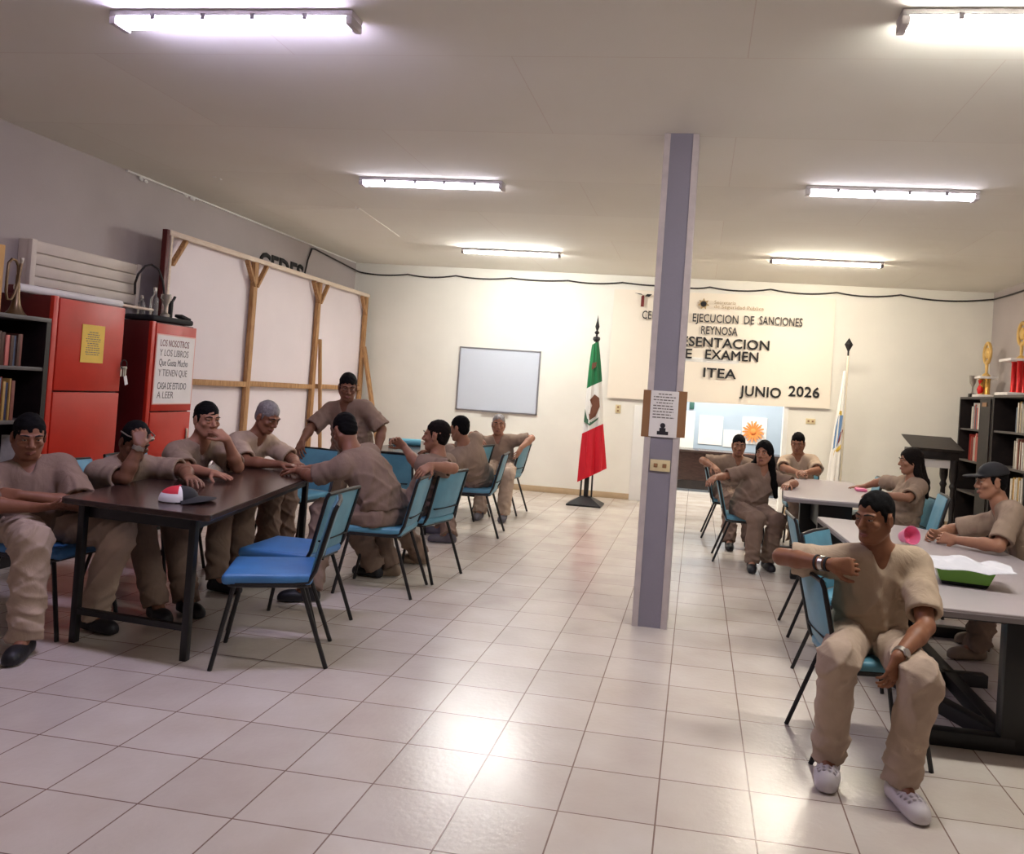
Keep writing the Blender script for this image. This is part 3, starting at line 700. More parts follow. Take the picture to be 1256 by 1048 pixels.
b = MB(); b.box((0, 0, .028), (.28, .56, .05), .018, seg=3); b.build('bag_body', M['cap_black'], t); MB().box((.08, .2, .07), (.08, .14, .03), .01, Matrix.Rotation(-.2, 3, 'X')).build('flap', M['cap_black'], t)
def bottle(label, loc, h, r, m):
    t = thing('bottle', label, 'bottle', loc)
    MB().lathe([(r * .9, 0), (r, .01), (r, h * .6), (r * .35, h * .75), (r * .35, h * .9), (0, h * .9)], n=18).build('glass_body', m, t)
    MB().lathe([(r * .42, h * .88), (r * .42, h), (0, h)], n=14).build('cap', M['silver'], t)
bottle('tall clear bottle with silver cap on the black bag over the lower red locker', (-3.74, 3.62, 1.90), .26, .035, M['glass'])
bottle('short clear bottle beside the taller one on the lower red locker', (-3.77, 3.50, 1.90), .17, .03, M['glass'])
t = thing('trophy_cup', 'small tarnished silver cup among the bottles on the lower red locker', 'trophy', (-3.70, 3.72, 1.90))
MB().lathe([(.04, 0), (.04, .03), (.012, .05), (.012, .10), (.035, .15), (.042, .21), (.038, .21), (.03, .15), (0, .12)], n=20).build('cup', M['silver'], t)
for s in (-1, 1): MB().tube([(0, s * .036, .15), (0, s * .07, .17), (0, s * .065, .20), (0, s * .042, .205)], .005, 6).build('handle', M['silver'], t)
t = thing('tripod_stand', 'small black forked stand on the lower red locker by the partition', 'stand', (-3.75, 3.86, 1.90))
b = MB(); b.tube([(0, 0, 0), (0, 0, .18)], .02, 8); b.build('post', M['black_plastic'], t)
MB().tube([(0, 0, .14), (0, .05, .21)], .012, 8).build('fork', M['black_plastic'], t); MB().tube([(0, 0, .14), (0, -.03, .22)], .012, 8).build('fork', M['black_plastic'], t)
tag(MB().tube([(-4.03, 3.74, 2.10), (-4.02, 3.72, 2.2), (-3.98, 3.70, 2.28), (-3.95, 3.74, 2.36), (-3.93, 3.80, 2.385), (-3.90, 3.86, 2.35), (-3.88, 3.90, 2.25), (-3.86, 3.92, 2.1), (-3.84, 3.93, 1.91)], .010, 8).build('power_cord', M['cable']), 'black cord arching from the white slatted panel to the lower red locker', 'cord')

# ------------------------------------------------------------------ bookcases, trophies and lectern at the right wall
RXF = 4.60
bookcase('bookcase', 'black bookcase in the corner by the lectern, with a wide dark stile', RXF, RX - .01, 7.40, 8.62, 1.785, (.10, .55, .96, 1.37), stile=(7.44, 7.80))
bookcase('bookcase', 'long black bookcase under the big red and gold trophy at the grey wall', RXF, RX - .01, 5.6, 7.39, 1.80, (.10, .55, .97, 1.38), (6.35, ))
tag(MB().box2((RXF - .020, 7.55, 1.66), (RXF - .016, 7.70, 1.71)).build('label_sticker', M['brown_tape']), 'small tan sticker at the top of the corner bookcase stile', 'sticker')
W = 'corner bookcase by the lectern'
shelf_books(18, 'top shelf of the ' + W, 'books on the top shelf of the corner bookcase', RXF + .02, 7.82, 8.36, 1.37, -1, ['white', 'cream', 'pink', 'slate', 'white'], .27, .34, 11)
shelf_books(18, 'second shelf of the ' + W, 'books on the second shelf of the corner bookcase', RXF + .02, 7.82, 8.36, .96, -1, ['pink', 'red', 'rust', 'cream'], .27, .36, 12)
W = 'long bookcase under the big trophy'
for k, (z, nm, g) in enumerate(((1.38, ['cream', 'ochre', 'slate', 'white', 'cream'], 'top'), (.97, ['rust', 'cream', 'brown', 'white'], 'second'), (.55, ['cream', 'white', 'ochre'], 'third'))):
    shelf_books(14, '%s shelf of the %s' % (g, W), 'books on the %s shelf of the long bookcase' % g, RXF + .02, 6.42, 7.12 - .08 * (k == 1), z, -1, nm, .27, .36, 20 + k)
def trophy(label, loc, cols, hcol, hfig, colm, w=.13):
    t = thing('trophy', label, 'trophy', loc)
    MB().box2((-w, -w, 0), (w, w, .035), .004).build('base', M['white_paper'], t)
    for (a, b) in cols:
        c = MB(); c.lathe([(.036, .035), (.036, .05), (.03, .06), (.03, hcol - .02), (.036, hcol - .01), (.036, hcol)], (a, b, 0), 14); c.build('column', colm, t)
    MB().box2((-w * .9, -w * .9, hcol), (w * .9, w * .9, hcol + .03), .004).build('platform', M['white_paper'], t)
    f = MB(); z = hcol + .03
    f.lathe([(.05, z), (.05, z + .02), (.015, z + .05), (.02, z + hfig * .35), (.012, z + hfig * .5), (.0, z + hfig * .5)], n=16)
    f.build('stem', M['gold_plastic'], t)
    f = MB(); R = hfig * .27; zc = z + hfig * .72
    f.tube([(0, R * math.cos(2 * PI * k / 20), zc + R * 1.15 * math.sin(2 * PI * k / 20)) for k in range(20)], .022, 8, closed=True); f.sphere((0, 0, zc), (.025, .06, .075)); f.build('wreath_figure', M['gold_plastic'], t)
    return t
o_t = trophy('gold wreath trophy on two columns on the corner bookcase', (4.74, 8.10, 1.785), [(0, -.075), (0, .075), (-.05, 0)], .24, .42, M['gold'], .12)
MB().lathe([(.0, .04), (.03, .04), (.045, .10), (.02, .16), (.035, .22), (0, .22)], (-.06, 0, 0), 14).build('red_figure', M['red_foil'], o_t)
b = trophy('big trophy with red columns and a gold figure on the long bookcase', (4.79, 7.14, 1.80), [(-.06, -.15), (-.06, .02), (.06, -.15), (.06, .02), (0, .16)], .40, .42, M['red_foil'], .20)
t = thing('trophy_cup', 'small dull silver cup beside the gold wreath trophy on the corner bookcase', 'trophy', (4.70, 8.46, 1.785))
MB().box2((-.04, -.04, 0), (.04, .04, .05), .004).build('base', M['black_wood'], t)
MB().lathe([(.03, .05), (.01, .07), (.01, .14), (.04, .2), (.05, .29), (.045, .29), (.03, .2), (0, .17)], n=20).build('cup', M['silver'], t)

t = thing('lectern', 'black wooden lectern with slanted top and turned posts beside the corner bookcase', 'lectern', (3.97, 7.55, 0))
b = MB(); b.add([(-.27, -.26, 1.08), (.27, -.26, 1.08), (.27, .24, 1.20), (-.27, .24, 1.20), (-.30, -.29, 1.11), (.30, -.29, 1.11), (.30, .26, 1.245), (-.30, .26, 1.245)], [(3, 2, 1, 0), (4, 5, 6, 7), (0, 1, 5, 4), (1, 2, 6, 5), (2, 3, 7, 6), (3, 0, 4, 7)]); b.build('slanted_top', M['black_wood'], t)
MB().box2((-.26, -.235, .98), (.26, .22, 1.09), .004).build('box', M['black_wood'], t)
MB().box2((-.22, -.20, .88), (.22, .19, .98), .004).build('pale_apron', M['cap_white'], t)
for sx in (-1, 1):
    for sy in (-1, 1):
        pr = [(.05, 0), (.05, .10), (.03, .13), (.045, .18), (.026, .26), (.034, .45), (.028, .62), (.045, .66), (.03, .70), (.045, .75), (.05, .78), (.05, .98)]
        MB().lathe(pr, (sx * .22, sy * .19, 0), 16).build('turned_post', M['black_wood'], t)
MB().box2((-.25, -.21, .10), (.25, .2, .13), .004).build('lower_shelf', M['black_wood'], t)

# ------------------------------------------------------------------ tables
def slab(name, poly, z0, z1, m, parent, bev=.006): return MB().prism(poly, z0, z1, bev).build(name, m, parent)
def rounded(poly, r, n=5):
    out = []; k = len(poly)
    for i in range(k):
        p = Vector(poly[i]); a = (Vector(poly[i - 1]) - p).normalized(); b = (Vector(poly[(i + 1) % k]) - p).normalized()
        p0 = p + a * r; p1 = p + b * r
        for j in range(n + 1):
            s = j / n; out.append(tuple(p0 * (1 - s) ** 2 + p * 2 * s * (1 - s) + p1 * s ** 2))
    return out
T1 = [(-2.15, .89), (-1.235, .78), (-1.66, 2.90), (-2.52, 2.98)]
t = thing('folding_table', 'dark brown laminate table closest to the camera, with a cap lying on it', 'table', (-1.88, 1.87, 0))
L = lambda poly: [(x + 1.88, y - 1.87) for x, y in poly]
slab('tabletop', rounded(L(T1), .04), .728, .760, M['dark_wood'], t)
for (x, y) in ((-2.06, .96), (-1.385, .90), (-1.76, 2.78), (-2.36, 2.82)): MB().box2((x + 1.88 - .018, y - 1.87 - .018, 0), (x + 1.88 + .018, y - 1.87 + .018, .728), .003).build('leg', M['black_metal'], t)
MB().beam((-.18, -.91, .165), (.495, -.97, .165), .03, .03).build('cross_bar', M['black_metal'], t); MB().beam((.12, .91, .165), (-.48, .95, .165), .03, .03).build('cross_bar', M['black_metal'], t)
MB().beam((-.18, -.88, .69), (.48, -.94, .69), .02, .075).build('apron', M['black_metal'], t)
MB().beam((.47, -.92, .69), (.12, .90, .69), .02, .075).build('apron', M['black_metal'], t)
MB().beam((-.19, -.86, .69), (-.48, .93, .69), .02, .075).build('apron', M['black_metal'], t)
t = thing('folding_table', 'second dark table behind the first, with a pale blue roll on it', 'table', (-1.83, 5.58, 0))
slab('tabletop', rounded([(-.46, -1.02), (.44, -1.02), (.44, 1.02), (-.46, 1.02)], .04), .728, .760, M['dark_wood'], t)
for sx in (-.38, .36):
    for sy in (-.92, .92): MB().box2((sx - .018, sy - .018, 0), (sx + .018, sy + .018, .728), .003).build('leg', M['black_metal'], t)
for sy in (-.92, .92): MB().beam((-.38, sy, .165), (.36, sy, .165), .03, .03).build('cross_bar', M['black_metal'], t)

t = thing('meeting_table', 'pale grey table with black sled base beside the man in white clogs', 'table', (2.58, 2.0, 0))
P = [(2.16, .865), (3.12, .865), (3.08, 2.82), (2.75, 3.44), (2.05, 3.56)]
Lc = lambda poly: [(x - 2.58, y - 2.0) for x, y in poly]
tb = MB(); tb.prism(rounded(Lc(P), .05), .63, .66, .005); tb.build('tabletop', M['grey_top'], t)
tb = MB(); tb.prism([(x * 1.004, y * 1.002) for x, y in rounded(Lc(P), .05)], .622, .648, .003); tb.build('edge_band', M['grey_edge'], t)
for y in (-.93, .95): MB().box2((-.05, y - .04, .03), (.05, y + .04, .625), .004).build('column', M['black_metal'], t)
for (a, b) in (((-.40, -.94, .035), (.42, -.93, .035)), ((-.42, .95, .035), (.42, .95, .035)), ((-.30, -.08, .035), (.20, -.04, .035)), ((-.40, -.02, .035), (-.02, -.88, .035)), ((0, -.9, .035), (0, .95, .035))):
    MB().beam(a, b, .07, .07, .004).build('base_bar', M['black_metal'], t)
for y in (-.93, .95): MB().beam((-.36, y, .60), (.36, y, .60), .05, .05).build('top_bar', M['black_metal'], t)
t = thing('meeting_table', 'pale grey table farther back, in front of the furled white flag', 'table', (2.3, 4.95, 0))
P = [(1.84, 4.0), (2.74, 4.0), (2.74, 5.92), (2.04, 5.92)]; Lc = lambda poly: [(x - 2.3, y - 4.95) for x, y in poly]
tb = MB(); tb.prism(rounded(Lc(P), .08), .705, .742, .006); tb.build('tabletop', M['grey_top'], t)
tb = MB(); tb.prism([(x * 1.004, y * 1.002) for x, y in rounded(Lc(P), .08)], .70, .728, .003); tb.build('edge_band', M['grey_edge'], t)
for y in (-.6, .6):
    MB().box2((-.12, y - .04, .03), (.16, y + .04, .705), .004).build('column', M['black_metal'], t); MB().beam((-.32, y, .035), (.36, y, .035), .07, .07, .004).build('base_bar', M['black_metal'], t)
MB().box2((-.02, -.6, .38), (.02, .6, .70)).build('modesty_panel', M['black_metal'], t)

# ------------------------------------------------------------------ chairs
def make_chair(vinyl, back):
    t = thing('banquet_chair', 'x', 'chair')
    MB().box((0, .01, .445), (.435, .43, .055), .022, seg=4).build('seat', vinyl, t)
    bk = MB(); nx, nz = 8, 8; vs = []
    for side in (1, -1):
        for j in range(nz + 1):
            w = j / nz
            for i in range(nx + 1):
                u = i / nx * 2 - 1; hw = .195 + .012 * w; ed = (1 - abs(u) ** 6) * (1 - abs(2 * w - 1) ** 8)
                cz = .472 + .345 * w; cy = -.205 - .085 * w - .016 * math.cos(u * 1.3) + .01
                vs.append((u * hw, cy + side * (.006 + .013 * ed) - .004 * math.sin(w * 30) * (w < .25), cz))
    N = (nx + 1) * (nz + 1); fs = []
    for j in range(nz):
        for i in range(nx):
            a = j * (nx + 1) + i; fs.append((a + 1, a, a + nx + 1, a + nx + 2)); fs.append((N + a, N + a + 1, N + a + nx + 2, N + a + nx + 1))
    for j in range(nz):
        a = j * (nx + 1); fs.append((a, N + a, N + a + nx + 1, a + nx + 1)); a += nx; fs.append((a, a + nx + 1, N + a + nx + 1, N + a))
    for i in range(nx): fs.append((i, i + 1, N + i + 1, N + i)); a = nz * (nx + 1) + i; fs.append((a, N + a, N + a + 1, a + 1))
    bk.add(vs, fs, True); b = bk.build('backrest', back, t)
    MB().box((0, -.2275, .545), (.33, .046, .008), .003, Matrix.Rotation(.25, 3, 'X')).build('seam', M['black_ink'], b)
    fr = MB(); pts = []
    for s in (-1, 1):
        pts.append([(s * .205, .16, .425), (s * .207, -.12, .425), (s * .207, -.185, .435), (s * .208, -.215, .49), (s * .213, -.286, .79), (s * .205, -.297, .818)])
    fr.tube(pts[0] + [(0, -.308, .823)] + pts[1][::-1], .0115, 8); fr.build('back_frame', M['black_metal'], t)
    MB().tube([(-.19, .19, .415), (.19, .19, .415), (.205, .175, .415), (.205, -.17, .415), (.19, -.185, .415), (-.19, -.185, .415), (-.205, -.17, .415), (-.205, .175, .415)], .010, 8, closed=True).build('seat_frame', M['black_metal'], t)
    for s in (-1, 1):
        MB().tube([(s * .19, .165, .42), (s * .218, .245, 0)], .0115, 8).build('leg', M['black_metal'], t)
        MB().tube([(s * .19, -.15, .42), (s * .218, -.30, 0)], .0115, 8).build('leg', M['black_metal'], t)
    return t
protos = {}
def chair(vin, x, y, head, label, sc=1.0):
    if vin not in protos: protos[vin] = make_chair(M[vin], M['teal_vinyl']); o = protos[vin]
    else: o = copy_tree(protos[vin])
    o.location = (x, y, 0); o.rotation_euler = (0, 0, math.radians(head - 90)); o['label'] = label; o['category'] = 'chair'; o['group'] = 'blue vinyl chairs around the tables'; o.scale = (sc, sc, sc)
    return o
chair('blue_vinyl', -1.05, 1.11, 203, 'empty blue chair closest to the camera, pulled out from the dark table')
chair('blue_vinyl', -1.22, 1.62, 180, 'empty blue chair right behind the foremost empty blue chair, tucked to the dark table')
chair('blue_vinyl', -2.38, 1.15, 0, 'blue chair under the man with crossed arms at the dark table corner')
chair('blue_vinyl', -2.62, 1.80, 0, 'blue chair of the man resting head on hand, before the red locker', 1)
chair('blue_vinyl', -2.68, 2.42, 0, 'blue chair under the man with hand at chin, at the dark table')
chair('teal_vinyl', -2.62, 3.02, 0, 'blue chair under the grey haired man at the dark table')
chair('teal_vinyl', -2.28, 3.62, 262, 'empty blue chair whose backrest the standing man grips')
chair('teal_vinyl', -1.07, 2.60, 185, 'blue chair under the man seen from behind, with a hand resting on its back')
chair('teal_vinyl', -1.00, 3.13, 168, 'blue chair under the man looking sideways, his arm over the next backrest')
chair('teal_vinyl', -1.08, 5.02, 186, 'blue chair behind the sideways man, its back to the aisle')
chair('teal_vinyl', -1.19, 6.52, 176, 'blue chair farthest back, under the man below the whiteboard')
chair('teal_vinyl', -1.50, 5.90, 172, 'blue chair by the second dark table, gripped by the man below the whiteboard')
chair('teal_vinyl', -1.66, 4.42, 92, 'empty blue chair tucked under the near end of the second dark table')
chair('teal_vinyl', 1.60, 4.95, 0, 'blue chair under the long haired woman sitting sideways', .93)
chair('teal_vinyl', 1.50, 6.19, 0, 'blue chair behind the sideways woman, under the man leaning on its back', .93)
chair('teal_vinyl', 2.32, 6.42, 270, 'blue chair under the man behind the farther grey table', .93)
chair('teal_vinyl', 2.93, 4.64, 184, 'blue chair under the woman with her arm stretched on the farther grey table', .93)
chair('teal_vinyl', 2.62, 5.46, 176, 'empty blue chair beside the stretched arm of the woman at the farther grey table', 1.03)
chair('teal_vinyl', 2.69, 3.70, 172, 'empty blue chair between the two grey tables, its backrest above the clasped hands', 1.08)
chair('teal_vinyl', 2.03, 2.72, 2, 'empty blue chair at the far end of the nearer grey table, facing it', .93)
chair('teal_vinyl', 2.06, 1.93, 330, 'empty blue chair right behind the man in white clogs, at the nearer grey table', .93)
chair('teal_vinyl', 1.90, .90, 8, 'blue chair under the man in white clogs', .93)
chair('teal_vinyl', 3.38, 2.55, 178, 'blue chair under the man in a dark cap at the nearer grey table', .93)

# ------------------------------------------------------------------ things on the tables
t = thing('baseball_cap', 'red, white and black baseball cap lying on the dark table', 'cap', (-1.62, 1.10, .762), math.radians(15))
cr = MB(); n, m_ = 24, 8; vs = []
for j in range(m_ + 1):
    for i in range(n):
        th = (j / m_) * PI / 2; a = 2 * PI * i / n; r = .088 * math.cos(th) ** .8 if j < m_ else .001
        vs.append((r * 1.08 * math.cos(a), r * math.sin(a), .004 + .095 * math.sin(th)))
fs = []; mi = []
for j in range(m_):
    for i in range(n):
        fs.append((j * n + i, j * n + (i + 1) % n, (j + 1) * n + (i + 1) % n, (j + 1) * n + i)); a = (i + .5) / n * 2 * PI
        back = math.cos(a) < -.1
        mi.append((1 if j >= 3 else 2) if (math.cos(a - .6) < -.25) else (2 if math.cos(a - .6) < .05 else 0))
cr.add(vs, fs, True); cr.mi = mi; cr.build('crown', [M['cap_black'], M['cap_red'], M['cap_white']], t); t.scale = (1.05, 1.1, .8)
br = MB(); vs = []; nb = 12
for side in (0, 1):
    for j in range(4):
        for i in range(nb + 1):
            a = -1.15 + 2.3 * i / nb; r = .085 + .085 * j / 3 * math.cos(a * .9); vs.append((r * math.cos(a) * 1.05, r * math.sin(a), .012 + .02 * math.cos(a * 1.4) - .004 * j + side * .004))
N = 4 * (nb + 1); fs = []
for j in range(3):
    for i in range(nb): a = j * (nb + 1) + i; fs.append((a, a + nb + 1, a + nb + 2, a + 1)); fs.append((N + a, N + a + 1, N + a + nb + 2, N + a + nb + 1))
for i in range(nb): a = 3 * (nb + 1) + i; fs.append((a, N + a, N + a + 1, a + 1)); fs.append((i, i + 1, N + i + 1, N + i))
br.add(vs, fs, True); br.build('brim', M['cap_black'], t)
MB().sphere((0, 0, .10), (.008, .008, .005)).build('button', M['cap_red'], t)

t = thing('food_container', 'green plastic tray with dark base on the nearer grey table, under white paper', 'container', (2.46, 1.45, .66), math.radians(-10))
b = MB(); 
def tray(x0, y0, x1, y1, z0, z1, fl): 
    return [(-x0, -y0, z0), (x0, -y0, z0), (x0, y0, z0), (-x0, y0, z0), (-x1, -y1, z1), (x1, -y1, z1), (x1, y1, z1), (-x1, y1, z1)]
HX = [(3, 2, 1, 0), (4, 5, 6, 7), (0, 1, 5, 4), (1, 2, 6, 5), (2, 3, 7, 6), (3, 0, 4, 7)]
MB().add(tray(.100, .075, .110, .085, .001, .02, 0), HX).build('dark_base', M['black_plastic'], t)
MB().add(tray(.110, .085, .135, .105, .02, .088, 0), HX).build('tray', M['green_plastic'], t)
nx, ny = 14, 10; vs = []
for s in (0, 1):
    for j in range(ny + 1):
        for i in range(nx + 1):
            x = -.20 + .42 * i / nx; y = -.13 + .27 * j / ny
            z = .092 + .05 * math.exp(-((x + .02) ** 2 + (y - .0) ** 2) / .006) + .014 * math.sin(26 * x + 14 * y) * math.cos(22 * y + 1) - .25 * max(0, abs(y) - .09) - .3 * max(0, abs(x) - .14) + .04 * max(0, x - .10) / .12 + .02 * max(0, -x - .12) / .08
            vs.append((x, y, z + .002 * s))
N = (nx + 1) * (ny + 1); fs = []
for j in range(ny):
    for i in range(nx): a = j * (nx + 1) + i; fs.append((a, a + nx + 1, a + nx + 2, a + 1)); fs.append((N + a, N + a + 1, N + a + nx + 2, N + a + nx + 1))
o = MB().add(vs, fs, True).build('crumpled_paper', M['crumpled']); o.location = (2.46, 1.45, .66); o.rotation_euler = (0, 0, math.radians(-10))
tag(o, 'crumpled white paper lying over the green tray on the nearer grey table', 'paper')
t = thing('plastic_cup', 'pink translucent plastic cup on the nearer grey table behind the man in white clogs', 'cup', (2.45, 2.58, .662))
b = MB(); b.lathe([(0, 0), (.045, 0), (.05, .02), (.075, .12), (.072, .12), (.047, .02), (0, .006)], n=20); b.build('cup', M['pink'], t, (.0, 0, .042)); t.children[0].rotation_euler = (1.25, .5, .2); t.children[0].scale = (.8, .8, .8)
tag(MB().box((2.66, 5.02, .757), (.10, .12, .028), .01).build('pink_pouch', M['pink']), 'small pink pouch at the woman\u2019s hand on the farther grey table', 'pouch')
t = thing('water_bottle', 'pale blue rolled bottle with black end lying on the second dark table', 'bottle', (-2.15, 5.75, .798), .25)
MB().tube([(-.10, 0, 0), (.20, .02, .0)], .038, 16).build('body', M['teal'], t); MB().tube([(-.15, -.003, 0), (-.10, 0, 0)], .032, 14).build('cap', M['black_plastic'], t)
# ------------------------------------------------------------------ people: one continuous distance-field surface per body / garment
A3 = lambda v: np.array(v, np.float32)
def nrm(v):
    v = np.asarray(v, float); return v / (np.linalg.norm(v) + 1e-9)
class Field:
    def __init__(s, lo, hi, h):
        s.lo = np.asarray(lo, float); s.h = h; s.n = np.ceil((np.asarray(hi, float) - s.lo) / h).astype(int) + 1
        s.v = np.full(s.n, 1.0, np.float32)
        s.ax = [(s.lo[i] + h * np.arange(s.n[i])).astype(np.float32) for i in range(3)]
    def _sl(s, lo, hi):
        a = np.clip(np.floor((np.asarray(lo) - s.lo) / s.h).astype(int), 0, s.n); b = np.clip(np.ceil((np.asarray(hi) - s.lo) / s.h).astype(int) + 1, 0, s.n)
        return tuple(slice(a[i], b[i]) for i in range(3))
    def _p(s, sl): return s.ax[0][sl[0]][:, None, None], s.ax[1][sl[1]][None, :, None], s.ax[2][sl[2]][None, None, :]
    def op(s, fn, lo, hi, k, mode='add'):
        sl = s._sl(lo, hi); v = s.v[sl]
        if v.size == 0: return
        d = fn(*s._p(sl))
        if mode == 'add':
            hh = np.clip(.5 + .5 * (v - d) / k, 0, 1); s.v[sl] = v * (1 - hh) + d * hh - k * hh * (1 - hh)
        else:
            d = -d; hh = np.clip(.5 - .5 * (v - d) / k, 0, 1); s.v[sl] = v * (1 - hh) + d * hh + k * hh * (1 - hh)
    def cone(s, a, b, ra, rb, k=.02, mode='add', cut=False):
        a = np.asarray(a, float); b = np.asarray(b, float); d = b - a; L2 = max(d @ d, 1e-8); m = max(ra, rb) + max(2 * k, .03)
        def fn(X, Y, Z):
            x, y, z = X - a[0], Y - a[1], Z - a[2]
            t0 = (x * d[0] + y * d[1] + z * d[2]) / L2; t = np.clip(t0, 0, 1)
            r = np.sqrt((x - t * d[0]) ** 2 + (y - t * d[1]) ** 2 + (z - t * d[2]) ** 2) - (ra + (rb - ra) * t)
            if cut: r = np.maximum(r, (t0 - 1) * math.sqrt(L2))
            return r
        s.op(fn, np.minimum(a, b) - m, np.maximum(a, b) + m, k, mode)
    def ell(s, c, r, R=None, k=.02, mode='add'):
        c = np.asarray(c, float); R = np.eye(3) if R is None else np.asarray(R, float); m = max(r) + max(2 * k, .03)
        def fn(X, Y, Z):
            x, y, z = X - c[0], Y - c[1], Z - c[2]
            q = [(x * R[0, i] + y * R[1, i] + z * R[2, i]) / r[i] for i in range(3)]
            k0 = np.sqrt(q[0] ** 2 + q[1] ** 2 + q[2] ** 2) + 1e-6; k1 = np.sqrt((q[0] / r[0]) ** 2 + (q[1] / r[1]) ** 2 + (q[2] / r[2]) ** 2) + 1e-6
            return k0 * (k0 - 1) / k1
        s.op(fn, c - m, c + m, k, mode)
    def plane(s, p, n, k=.006, lo=None, hi=None):
        """cuts away the side the normal points to"""
        p = np.asarray(p, float); n = nrm(n)
        s.op(lambda X, Y, Z: -((X - p[0]) * n[0] + (Y - p[1]) * n[1] + (Z - p[2]) * n[2]), s.lo if lo is None else lo, s.lo + s.h * s.n if hi is None else hi, k, 'sub')
    def disp(s, fn, band=.05):
        d = fn(s.ax[0][:, None, None], s.ax[1][None, :, None], s.ax[2][None, None, :]); s.v += np.where(np.abs(s.v) < band, d, 0).astype(np.float32)
    def mesh(s, name, m, parent=None, org=(0, 0, 0)):
        v = s.v; v[0] = v[-1] = 1; v[:, 0] = v[:, -1] = 1; v[:, :, 0] = v[:, :, -1] = 1
        ins = v < 0; nx, ny, nz = v.shape
        c = np.zeros((nx - 1, ny - 1, nz - 1), np.uint8)
        for i in (0, 1):
            for j in (0, 1):
                for k in (0, 1): c += ins[i:nx - 1 + i, j:ny - 1 + j, k:nz - 1 + k]
        act = (c > 0) & (c < 8); idx = np.argwhere(act); n = len(idx)
        if n == 0: return None
        lut = np.full(act.shape, -1, np.int32); lut[tuple(idx.T)] = np.arange(n)
        acc = np.zeros((n, 3)); cnt = np.zeros(n)
        cor = {o: v[idx[:, 0] + o[0], idx[:, 1] + o[1], idx[:, 2] + o[2]] for o in [(i, j, k) for i in (0, 1) for j in (0, 1) for k in (0, 1)]}
        for ax in range(3):
            o1, o2 = [q for q in range(3) if q != ax]
            for p in (0, 1):
                for q in (0, 1):
                    a = [0, 0, 0]; a[o1] = p; a[o2] = q; b = list(a); b[ax] = 1
                    va, vb = cor[tuple(a)], cor[tuple(b)]; cr = (va < 0) != (vb < 0); t = np.where(cr, va / np.where(cr, va - vb, 1), 0)
                    pt = np.tile(np.array(a, float), (n, 1)); pt[:, ax] = t
                    acc[cr] += pt[cr]; cnt[cr] += 1
        P = s.lo + s.h * (idx + acc / np.maximum(cnt, 1)[:, None]) - np.asarray(org)
        quads = []
        for ax in range(3):
            o1, o2 = (ax + 1) % 3, (ax + 2) % 3
            A = [slice(None)] * 3; Bs = [slice(None)] * 3; A[ax] = slice(0, -1); Bs[ax] = slice(1, None)
            va = ins[tuple(A)]; vb = ins[tuple(Bs)]; e = np.argwhere(va != vb)
            e = e[(e[:, o1] > 0) & (e[:, o2] > 0) & (e[:, o1] < v.shape[o1] - 1) & (e[:, o2] < v.shape[o2] - 1)]
            inside = va[tuple(e.T)]
            def cell(d1, d2):
                w = e.copy(); w[:, o1] += d1; w[:, o2] += d2; return lut[tuple(w.T)]
            q = np.stack([cell(-1, -1), cell(0, -1), cell(0, 0), cell(-1, 0)], 1); q[~inside] = q[~inside][:, ::-1]; quads.append(q)
        Q = np.concatenate(quads); Q = Q[(Q >= 0).all(1)]
        me = bpy.data.meshes.new(name); me.vertices.add(n); me.vertices.foreach_set('co', P.astype(np.float32).ravel())
        me.loops.add(len(Q) * 4); me.loops.foreach_set('vertex_index', Q.astype(np.int32).ravel())
        me.polygons.add(len(Q)); me.polygons.foreach_set('loop_start', np.arange(0, len(Q) * 4, 4, dtype=np.int32))
        me.polygons.foreach_set('use_smooth', np.ones(len(Q), bool)); me.update(calc_edges=True); me.validate()
        me.materials.append(m); o = bpy.data.objects.new(name, me); COL.objects.link(o); o.parent = parent
        return o

def heading(d): a = math.radians(d); return np.array((math.cos(a), math.sin(a), 0.0))
UP = np.array((0, 0, 1.0))
def hand(F, w, hd, pn, sc, curl, thumb_side, spread=1.0, fat=1.0, thumb_in=.35):
    """palm and five separate fingers; hd finger direction, pn palm normal, thumb_side = +1/-1 along hd x pn"""
    hd = nrm(hd); pn = nrm(np.asarray(pn, float) - hd * (np.asarray(pn, float) @ hd)); c = np.cross(hd, pn) * thumb_side
    off = [.031, .0105, -.0105, -.030]; plen = [.086, .088, .083, .076]; fl = [(.038, .023, .019), (.042, .027, .020), (.039, .025, .019), (.030, .019, .017)]; rad = [.0088, .009, .0086, .0076]
    for i in range(4):
        kn = w + sc * (hd * plen[i] + c * off[i] * spread)
        F.cone(w + sc * (hd * .012 + c * off[i] * .55), kn, .0155 * sc * fat, .0122 * sc * fat, .016 * sc)
        p = kn; a = curl[i] if isinstance(curl, (list, tuple)) else curl; ang = 0; d0 = nrm(hd + c * off[i] * 2.2 * spread)
        for j, l in enumerate(fl[i]):
            ang += a * (.75, 1.0, .7)[j]; d = d0 * math.cos(ang) + pn * math.sin(ang); q = p + d * l * sc
            r = rad[i] * sc * fat * (1 - .10 * j); F.cone(p, q, r, r * .93, .004); p = q
    b = w + sc * (hd * .022 + c * .026); d = nrm(hd * .62 + c * .75 + pn * thumb_in); p1 = b + d * .040 * sc
    F.cone(w + sc * (hd * .012 + c * .012), b, .015 * sc, .0145 * sc, .012 * sc); F.cone(b, p1, .0145 * sc * fat, .0108 * sc * fat, .010 * sc)
    d2 = nrm(hd * .9 + c * .32 + pn * (thumb_in + .1)); p2 = p1 + d2 * .030 * sc; F.cone(p1, p2, .0106 * sc * fat, .0098 * sc * fat, .004)
    d3 = nrm(hd * .95 + c * .05 + pn * (thumb_in + .25)); F.cone(p2, p2 + d3 * .024 * sc, .0098 * sc * fat, .0082 * sc * fat, .004)

